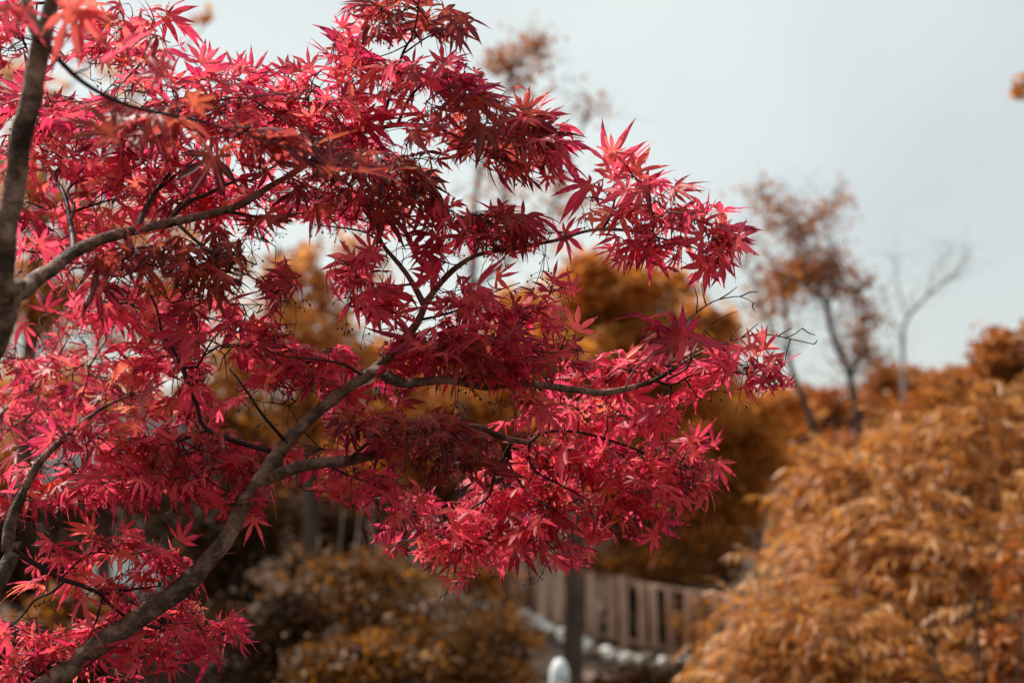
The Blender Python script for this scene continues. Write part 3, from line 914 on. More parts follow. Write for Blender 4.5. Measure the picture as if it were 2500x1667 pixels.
RF = [[0, 2, 1], [0, 3, 2], [0, 1, 5], [0, 5, 4], [1, 2, 6], [1, 6, 5], [2, 3, 7], [2, 7, 6], [3, 0, 4], [3, 4, 7],
      [4, 5, 9], [4, 9, 8], [5, 6, 9], [6, 7, 8], [6, 8, 9], [7, 4, 8]]
link('roof', mesh_from('roof', RV, RF, M['roof']), pav)
V, F = box((P(110, 0, 15.2)[0] + P(478, 0, 15.2)[0]) / 2, P(300, 1400, 15.3)[1] + 0.1, pgz + 0.5, P(478, 0, 15.2)[0] - P(110, 0, 15.2)[0], 0.06, 1.0, 0, 0.01)
link('back_panel', mesh_from('back_panel', V, F, M['timber']), pav)
gw0, gw1 = P(225, 1395, 17.5), P(385, 1340, 17.5)
gwz = gz((gw0[0] + gw1[0]) / 2, gw0[1])
wallo = thing('garden_wall', [(gw0[0] + gw1[0]) / 2, gw0[1], gwz], 'short white plastered wall glimpsed through the pavilion', 'wall')
V, F = box((gw0[0] + gw1[0]) / 2, gw0[1], (gwz + gw1[2]) / 2 - 0.05, gw1[0] - gw0[0], 0.22, gw1[2] - gwz, 0, 0.01)
link('wall_panel', mesh_from('wall_panel', V, F, M['plaster']), wallo)
V, F = box((gw0[0] + gw1[0]) / 2, gw0[1], gw1[2] - 0.01, gw1[0] - gw0[0] + 0.12, 0.32, 0.07, 0, 0.015)
link('coping', mesh_from('coping', V, F, M['roof']), wallo)

# pale house glimpsed between the trees on the right
hb = P(2190, 1110, 30)
hg = gz(hb[0], hb[1])
house = thing('house', [hb[0], hb[1], hg], 'pale house glimpsed between the thin trunks and the golden shrub', 'house')
HW, HD, HH = 1.6, 1.6, P(2190, 1085, 30)[2] - hg
V, F = box(hb[0], hb[1], hg + HH / 2, HW, HD, HH, 0, 0.01)
link('wall', mesh_from('wall', V, F, M['plaster']), house)
RV = [[-0.95, -0.95, HH], [0.95, -0.95, HH], [0.95, 0.95, HH], [-0.95, 0.95, HH], [-0.95, 0, HH + 0.3], [0.95, 0, HH + 0.3]]
RF = [[0, 2, 1], [0, 3, 2], [0, 1, 5], [0, 5, 4], [2, 3, 4], [2, 4, 5], [1, 2, 5], [3, 0, 4]]
link('roof', mesh_from('roof', np.array(RV) + np.array([hb[0], hb[1], hg + 0.003]), RF, M['timber']), house)
for k in (-0.4, 0.4):
    V, F = box(hb[0] + k, hb[1] - HD / 2 - 0.01, hg + HH * 0.6, 0.35, 0.06, 0.5, 0, 0.008)
    link('window', mesh_from('window', V, F, M['roof']), house)


# ------------------------------------------------------------------ the red maple
BASE = np.array([-1.22, 1.62, gz(-1.22, 1.62) - 0.04])
maple = thing('maple_tree', BASE, 'red maple in front with drooping crimson leaves on forking grey-brown stems', 'maple tree')
SK, SKR = [], []      # skeleton nodes that twigs may grow from


def limb(name, pts, mat='maple_bark', sides=14, pre=None, label=None, rough=0.035, knots=0):
    """Main stem or branch given in photo pixels: (px, py, depth, radius_px)."""
    w, r = pxline(pts)
    if pre is not None:
        w = np.concatenate([[p[:3] for p in pre], w]); r = np.concatenate([[p[3] for p in pre], r])
    pts3, rr = smooth_line(w, r, 0.012 if sides > 8 else 0.010)
    n = len(pts3)
    amp = np.minimum(rr * 0.10, 0.0016)[:, None]
    wob = RNG.normal(size=(n, 3))
    for _ in range(3):
        wob = (np.roll(wob, 1, 0) + wob * 2 + np.roll(wob, -1, 0)) / 4
    wob[0] = 0; wob[-1] = 0
    pts3 = pts3 + wob * amp * 2
    for _ in range(knots):
        k = RNG.integers(2, n - 2)
        rr = rr * (1 + 0.10 * np.exp(-((np.arange(n) - k) / 1.4) ** 2))
    V, F = tube(pts3, rr, sides, rough)
    o = link(name, mesh_from(name, V, F, M[mat], smooth=True), maple, label=label)
    keep = slice(None, None, 2)
    SK.append(pts3[keep]); SKR.append(rr[keep])
    return o


B = BASE
fork = [B[0] + 0.05, B[1], 0.42]
limb('trunk', [(-14, 850, 1.42, 27), (2, 720, 1.40, 27), (16, 564, 1.38, 27), (29, 488, 1.38, 26), (47, 380, 1.37, 26), (65, 289, 1.36, 26), (83, 202, 1.36, 25), (104, 101, 1.35, 24), (118, 40, 1.35, 19), (132, -40, 1.35, 17), (160, -300, 1.38, 17), (240, -700, 1.5, 9)],
     pre=[(B[0], B[1], B[2], 0.075), (fork[0], fork[1], fork[2], 0.052), (-0.78, 1.50, 1.05, 0.020)], knots=9, label='blurred grey upright stem at the left edge')
limb('branch', [(104, 105, 1.35, 20), (80, 55, 1.35, 15), (66, 0, 1.36, 14), (40, -120, 1.38, 11), (-20, -350, 1.45, 6)], knots=2)
limb('branch', [(120, 1667, 1.78, 28), (245, 1573, 1.79, 26), (351, 1499, 1.80, 24), (468, 1414, 1.81, 22), (532, 1339, 1.82, 20), (595, 1233, 1.83, 20), (648, 1159, 1.84, 20), (680, 1105, 1.85, 18), (733, 1047, 1.85, 15.5), (787, 994, 1.86, 14.5), (850, 946, 1.86, 14), (914, 903, 1.86, 14), (967, 850, 1.87, 11), (1020, 787, 1.88, 9), (1040, 735, 1.88, 8)],
     pre=[(fork[0] - 0.02, fork[1] + 0.01, fork[2] - 0.05, 0.050), (-1.05, 1.68, 0.82, 0.036), (-0.82, 1.74, 1.12, 0.027)], sides=18, knots=12, label='thick diagonal stem with mottled bark')
limb('branch', [(914, 902, 1.86, 14), (947, 919, 1.85, 13), (990, 934, 1.84, 12), (1063, 930, 1.83, 10.5), (1124, 932, 1.83, 10), (1186, 946, 1.84, 9), (1272, 936, 1.85, 8), (1341, 943, 1.86, 8), (1450, 958, 1.87, 8), (1500, 956, 1.87, 7), (1593, 930, 1.88, 5.5), (1648, 898, 1.88, 4.5), (1695, 869, 1.88, 3.6), (1756, 842, 1.89, 3), (1810, 824, 1.89, 2.4), (1865, 816, 1.9, 2), (1919, 825, 1.9, 1.6), (1987, 840, 1.9, 1.2)], knots=8)
limb('branch', [(655, 1166, 1.84, 16), (723, 1140, 1.82, 15), (787, 1128, 1.80, 14), (851, 1123, 1.80, 13), (936, 1102, 1.82, 13), (1050, 1066, 1.86, 11), (1130, 1042, 1.90, 9.5), (1172, 1045, 1.92, 9), (1206, 1060, 1.93, 8), (1249, 1074, 1.95, 7.5), (1296, 1081, 1.97, 6.5)], knots=6)
limb('branch', [(1294, 1082, 1.97, 6), (1302, 1072, 1.97, 4.5), (1317, 1060, 1.98, 4), (1351, 1052, 1.99, 3.6), (1410, 1054, 2.0, 3.4), (1474, 1070, 2.0, 3.2), (1538, 1091, 2.0, 3), (1598, 1115, 2.0, 2.6), (1644, 1128, 2.0, 2), (1720, 1150, 2.0, 1.3)], 'twig', 8)
limb('branch', [(1598, 1115, 2.0, 2.4), (1619, 1157, 2.0, 2), (1619, 1191, 2.0, 1.4)], 'twig', 6)
limb('branch', [(1249, 1078, 1.95, 5), (1230, 1115, 1.96, 4.6), (1206, 1162, 1.97, 4), (1193, 1213, 1.98, 3.4), (1155, 1238, 1.99, 2.6), (1100, 1276, 2.0, 1.8), (1030, 1300, 2.0, 1.2)], 'twig', 8)
limb('branch', [(1236, 1119, 1.96, 3.4), (1270, 1179, 1.98, 2.6), (1308, 1217, 1.99, 1.8), (1380, 1260, 2.02, 1.2)], 'twig', 8)
limb('branch', [(1296, 1081, 1.97, 5.5), (1287, 1106, 1.97, 5), (1296, 1132, 1.98, 4), (1317, 1157, 1.98, 3), (1400, 1200, 2.02, 2), (1480, 1250, 2.05, 1.2)], 'twig', 8)
limb('branch', [(1034, 742, 1.88, 9), (1008, 692, 1.88, 7), (976, 646, 1.88, 6), (940, 605, 1.88, 5), (925, 572, 1.88, 3.6), (915, 520, 1.9, 2.4), (905, 470, 1.92, 1.4)], 'maple_bark', 10)
limb('branch', [(938, 604, 1.88, 3), (896, 569, 1.89, 2.6), (831, 556, 1.9, 2.2), (766, 549, 1.92, 1.4)], 'twig', 6)
limb('branch', [(1008, 694, 1.88, 3), (960, 697, 1.87, 2.4), (910, 690, 1.86, 2), (830, 676, 1.86, 1.3)], 'twig', 6)
limb('branch', [(1040, 738, 1.88, 9), (1063, 706, 1.88, 7.5), (1106, 659, 1.87, 6.2), (1164, 623, 1.86, 5.4), (1251, 608, 1.86, 4.6), (1359, 587, 1.85, 4.2), (1420, 567, 1.85, 4), (1467, 560, 1.85, 4), (1510, 561, 1.85, 3.6), (1557, 567, 1.85, 3.2), (1611, 581, 1.85, 2.6), (1684, 601, 1.85, 1.8), (1756, 634, 1.86, 1)], 'maple_bark', 10, knots=4)
limb('branch', [(1472, 559, 1.85, 3.4), (1490, 530, 1.85, 3), (1500, 490, 1.85, 2.4), (1520, 465, 1.85, 1.8), (1545, 430, 1.85, 1.2)], 'twig', 6)
limb('branch', [(659, 1100, 1.85, 7), (608, 1087, 1.86, 6.5), (553, 1070, 1.88, 6), (510, 1050, 1.9, 5.6), (488, 1024, 1.9, 5.2), (481, 988, 1.9, 5), (463, 952, 1.9, 4.8), (448, 901, 1.9, 5.2), (423, 854, 1.9, 4), (394, 807, 1.9, 3.6), (387, 768, 1.9, 3.2), (369, 724, 1.9, 2.6), (343, 699, 1.9, 1.8)], 'twig', 10, knots=3)
limb('branch', [(448, 898, 1.9, 4), (481, 894, 1.9, 3.4), (506, 851, 1.88, 2.6), (535, 811, 1.86, 1.8), (590, 780, 1.86, 1.2)], 'twig', 6)
limb('branch', [(492, 872, 1.89, 2.6), (550, 840, 1.88, 2), (610, 850, 1.88, 1.3)], 'twig', 6)
limb('branch', [(510, 1050, 1.9, 4), (440, 1075, 1.88, 3.4), (370, 1085, 1.86, 2.6), (290, 1100, 1.84, 1.8), (200, 1120, 1.84, 1.2)], 'twig', 6)
limb('branch', [(440, 1075, 1.88, 3), (470, 1130, 1.86, 2.4), (520, 1180, 1.85, 2), (570, 1205, 1.85, 1.3)], 'twig', 6)
limb('branch', [(2, 752, 1.42, 24), (32, 729, 1.46, 24), (72, 695, 1.52, 21), (119, 663, 1.57, 18), (163, 630, 1.62, 15.5), (202, 605, 1.66, 14), (253, 583, 1.70, 12.5), (325, 563, 1.74, 11.5), (409, 547, 1.78, 11), (470, 532, 1.80, 10), (535, 518, 1.82, 9), (597, 496, 1.84, 9), (650, 462, 1.86, 7.5), (720, 420, 1.9, 6.5), (800, 365, 1.94, 6), (880, 325, 1.96, 5.4), (970, 306, 1.97, 5), (1060, 310, 1.96, 4.4), (1150, 352, 1.94, 3.4), (1240, 392, 1.92, 2.4), (1330, 430, 1.9, 1.3)], knots=9, sides=16)
limb('branch', [(336, 560, 1.75, 8), (358, 506, 1.80, 7), (383, 466, 1.84, 6), (416, 419, 1.87, 5.2), (437, 361, 1.9, 4), (443, 318, 1.92, 2.6), (450, 250, 1.95, 1.4)], 'twig', 10)
limb('branch', [(383, 466, 1.84, 4.4), (427, 430, 1.87, 3.6), (474, 390, 1.9, 2.6), (540, 330, 1.94, 1.5)], 'twig', 8)
limb('branch', [(405, 546, 1.78, 7), (452, 499, 1.82, 6), (506, 474, 1.86, 5), (560, 448, 1.9, 4), (680, 400, 1.96, 2.6), (780, 300, 2.0, 1.6)], 'twig', 8)
limb('branch', [(180, 612, 1.66, 8), (174, 557, 1.76, 7), (166, 506, 1.82, 6.4), (150, 460, 1.86, 5), (134, 427, 1.9, 4), (159, 394, 1.93, 3), (202, 361, 1.96, 1.8)], 'twig', 8)
limb('branch', [(172, 540, 1.78, 5), (181, 505, 1.82, 4.4), (165, 465, 1.86, 3.4), (210, 430, 1.9, 2)], 'twig', 6)
limb('branch', [(170, 520, 1.8, 4), (230, 500, 1.84, 3), (300, 480, 1.88, 1.6)], 'twig', 6)
limb('branch', [(970, 306, 1.97, 4.6), (1000, 240, 1.95, 4), (1040, 200, 1.92, 3.4), (1083, 176, 1.9, 2.6), (1140, 155, 1.9, 1.4)], 'twig', 8)
limb('branch', [(930, 312, 1.97, 4.4), (958, 210, 1.95, 4), (985, 127, 1.92, 3.4), (1010, 83, 1.9, 2.6), (1021, 18, 1.88, 2), (1025, -60, 1.88, 1.2)], 'twig', 8)
limb('branch', [(988, 130, 1.92, 2.4), (1039, 94, 1.9, 2), (1090, 70, 1.88, 1.2)], 'twig', 6)
limb('branch', [(860, 335, 1.96, 4), (800, 260, 1.96, 3), (760, 200, 1.95, 2), (720, 160, 1.95, 1.2)], 'twig', 6)
limb('branch', [(-8, 1430, 1.74, 19), (17, 1340, 1.75, 17), (26, 1272, 1.76, 15), (55, 1208, 1.77, 12), (89, 1140, 1.78, 11), (128, 1094, 1.80, 8), (190, 1040, 1.84, 6), (260, 990, 1.9, 4), (330, 960, 1.95, 2)],
     pre=[(fork[0] + 0.02, fork[1] + 0.02, fork[2] + 0.02, 0.042), (-0.85, 1.66, 1.0, 0.022)], knots=6, label='dark mossy stem at the left edge')
limb('branch', [(10, 1330, 1.75, 9), (55, 1357, 1.76, 7), (94, 1379, 1.77, 6.4), (149, 1413, 1.78, 6), (191, 1425, 1.79, 5.6), (255, 1447, 1.80, 4.8), (319, 1438, 1.82, 3.4), (390, 1430, 1.85, 1.8)], 'twig', 8, knots=2)
limb('branch', [(234, 1441, 1.80, 5), (276, 1481, 1.81, 4), (310, 1506, 1.82, 3), (370, 1530, 1.84, 2.4), (450, 1540, 1.85, 1.4)], 'twig', 8)
limb('branch', [(160, 1416, 1.78, 4), (128, 1444, 1.78, 3.4), (85, 1464, 1.79, 3), (43, 1515, 1.8, 2.2), (0, 1540, 1.8, 1.4)], 'twig', 6)
limb('branch', [(250, 1450, 1.80, 3.4), (240, 1500, 1.8, 2.6), (215, 1560, 1.8, 1.8), (190, 1610, 1.8, 1.2)], 'twig', 6)
limb('branch', [(150, 1410, 1.78, 3), (221, 1350, 1.79, 2.4), (306, 1353, 1.8, 2), (380, 1340, 1.8, 1.2)], 'twig', 6)
limb('branch', [(-40, 1090, 2.25, 6), (7, 1057, 2.25, 5), (83, 1003, 2.26, 4.4), (98, 934, 2.27, 3.8), (119, 890, 2.28, 2.8), (130, 840, 2.3, 1.6)], 'twig_pale', 8,
     pre=[(fork[0], fork[1] + 0.05, fork[2], 0.03), (-1.0, 2.0, 0.95, 0.014)])
limb('branch', [(-30, 1040, 2.25, 5), (14, 999, 2.27, 4), (90, 930, 2.3, 3), (180, 880, 2.32, 1.6)], 'twig_pale', 8)
limb('branch', [(-30, 30, 2.0, 5), (60, 10, 1.98, 4.4), (184, 8, 1.96, 3.8), (217, 14, 1.95, 3.4), (260, 40, 1.94, 3), (307, 65, 1.93, 2.6), (362, 83, 1.92, 2), (416, 105, 1.92, 1.3)], 'twig', 8)
limb('branch', [(184, 8, 1.96, 3), (200, 60, 1.95, 2.6), (206, 119, 1.94, 2.2), (260, 155, 1.93, 1.8), (330, 160, 1.92, 1.2)], 'twig', 6)
limb('branch', [(1525, 951, 1.87, 3), (1550, 901, 1.86, 2.8), (1611, 851, 1.84, 2.6), (1684, 778, 1.82, 2.4), (1724, 746, 1.81, 2), (1756, 731, 1.8, 1.7), (1807, 724, 1.8, 1.3), (1839, 739, 1.8, 0.9)], 'twig_pale', 6, label='bare pale twig reaching up to the right')
limb('branch', [(1691, 866, 1.88, 1.8), (1720, 807, 1.86, 1.7), (1738, 764, 1.85, 1.1)], 'twig_pale', 6)
limb('branch', [(1600, 928, 1.88, 3.6), (1640, 940, 1.88, 3), (1690, 915, 1.88, 2.4), (1767, 905, 1.87, 2), (1840, 920, 1.87, 1.5), (1900, 950, 1.87, 1)], 'twig', 6)
limb('branch', [(1625, 928, 1.88, 3), (1677, 898, 1.87, 2.4), (1688, 860, 1.86, 1.8), (1680, 815, 1.84, 1.2)], 'twig', 6)
limb('branch', [(700, 1080, 1.85, 6), (640, 1010, 1.8, 4), (600, 950, 1.78, 3), (560, 900, 1.78, 1.8)], 'twig', 6)
limb('branch', [(890, 920, 1.86, 4), (840, 890, 1.84, 3.2), (780, 878, 1.83, 2.6), (700, 870, 1.82, 1.8), (640, 850, 1.82, 1.2)], 'twig', 6)
limb('branch', [(1124, 930, 1.83, 4), (1190, 880, 1.84, 3), (1260, 800, 1.85, 2.4), (1340, 720, 1.86, 1.6), (1400, 690, 1.86, 1)], 'twig', 6)
limb('branch', [(1030, 780, 1.88, 4), (1110, 760, 1.87, 3), (1190, 720, 1.86, 2.2), (1270, 690, 1.86, 1.3)], 'twig', 6)
limb('branch', [(1190, 880, 1.84, 2.6), (1280, 840, 1.84, 2.2), (1370, 850, 1.84, 1.6), (1440, 860, 1.85, 1)], 'twig', 6)
limb('branch', [(851, 1123, 1.80, 5), (900, 1080, 1.76, 4), (970, 1040, 1.74, 3), (1060, 1030, 1.73, 1.6)], 'twig', 6)
limb('branch', [(787, 1128, 1.80, 4), (830, 1150, 1.80, 3), (900, 1180, 1.82, 2), (950, 1200, 1.84, 1.2)], 'twig', 6)
limb('branch', [(430, 540, 1.78, 5), (480, 590, 1.76, 4), (540, 640, 1.75, 3), (620, 680, 1.76, 2), (680, 720, 1.78, 1.2)], 'twig', 6)
limb('branch', [(300, 572, 1.73, 4.4), (330, 620, 1.74, 3.6), (360, 680, 1.76, 2.6), (420, 740, 1.8, 1.5)], 'twig', 6)
limb('branch', [(550, 515, 1.82, 5), (640, 530, 1.9, 3.6), (740, 520, 2.0, 2.4), (850, 500, 2.05, 1.4)], 'twig', 6)
limb('branch', [(104, 100, 1.35, 8), (200, 200, 1.38, 6), (320, 260, 1.42, 4.6), (460, 290, 1.46, 3.4), (600, 330, 1.48, 2.4), (760, 380, 1.5, 1.4)], 'twig', 8)
limb('branch', [(460, 290, 1.46, 3), (600, 240, 1.55, 2), (720, 230, 1.6, 1.2)], 'twig', 6)
limb('branch', [(310, 1506, 1.82, 2.4), (330, 1570, 1.84, 2), (330, 1620, 1.86, 1.2)], 'twig', 6)


# ---- leaves: a palmate blade with seven pointed lobes, several curled variants
def leaf_variant(seed):
    r = np.random.default_rng(seed)
    nl = 7
    angs = np.radians(np.array([0, 36, -36, 74, -74, 122, -122]) + r.normal(size=nl) * 3.5)
    lens = np.array([1.0, 0.94, 0.94, 0.72, 0.72, 0.38, 0.38]) * (1 + r.normal(size=nl) * 0.09)
    wid = np.array([0.083, 0.080, 0.080, 0.068, 0.068, 0.041, 0.041]) * (1 + r.normal(size=nl) * 0.06) * (0.92 + 0.35 * r.random())
    if seed % 4 == 0:      # five-lobed
        nl = 5
        angs, lens, wid = angs[:5] * 1.08, lens[:5], wid[:5] * 1.15
    order = np.argsort(angs)
    angs, lens, wid = angs[order], lens[order], wid[order]
    droop = 0.05 + 0.65 * r.random() ** 1.4
    fold = 0.25 + 0.5 * r.random()
    cup = r.normal() * 0.10
    V, rad, mid, F = [], [], [], []

    def put(x, y, z, m):
        V.append((x, y, z)); rad.append(math.hypot(x, y)); mid.append(m)
        return len(V) - 1

    c = put(0, 0, 0, 1)
    sinus = []
    for k in range(nl + 1):
        if k == 0: a, rr = angs[0] - 0.30, 0.10
        elif k == nl: a, rr = angs[-1] + 0.30, 0.10
        else:
            a = (angs[k - 1] + angs[k]) / 2
            rr = 0.21 * (lens[k - 1] + lens[k]) / 2 + 0.03
        sinus.append(put(rr * math.sin(a), rr * math.cos(a), 0, 0))
    ts = [0.24, 0.38, 0.52, 0.66, 0.80, 1.0]
    ws = [0.62, 0.92, 1.0, 0.78, 0.40, 0.0]
    for k in range(nl):
        a, L, w = angs[k], lens[k], wid[k]
        ca, sa = math.cos(a), math.sin(a)
        bend = droop * (1 + r.normal() * 0.35)
        curve = r.normal() * 0.11
        tw = r.normal() * 0.40
        prev = None
        for i, t in enumerate(ts):
            u = t * L
            off = curve * t * t * L
            z = -bend * u * u + cup * u
            hw = w * ws[i] * (1 + r.normal() * 0.06)
            x0, y0 = u * sa + off * ca, u * ca - off * sa
            m = put(x0, y0, z - fold * hw * 0.5, 1)
            if i == len(ts) - 1:
                F.extend([(prev[0], prev[1], m), (prev[1], prev[2], m)])
                break
            l = put(x0 - hw * ca, y0 + hw * sa, z + fold * hw * 0.5 - tw * hw, 0)
            rr_ = put(x0 + hw * ca, y0 - hw * sa, z + fold * hw * 0.5 + tw * hw, 0)
            cur = (l, m, rr_)
            if prev is None:
                F.extend([(c, sinus[k], m), (c, m, sinus[k + 1]), (sinus[k], l, m), (m, rr_, sinus[k + 1])])
            else:
                F.extend([(prev[0], l, m), (prev[0], m, prev[1]), (prev[1], m, rr_), (prev[1], rr_, prev[2])])
            prev = cur
    return np.array(V), np.array(F), np.array(rad), np.array(mid)


VAR = [leaf_variant(100 + i) for i in range(28)]
SMP = [V[F].mean(1)[::3] for V, F, rad, mid in VAR]

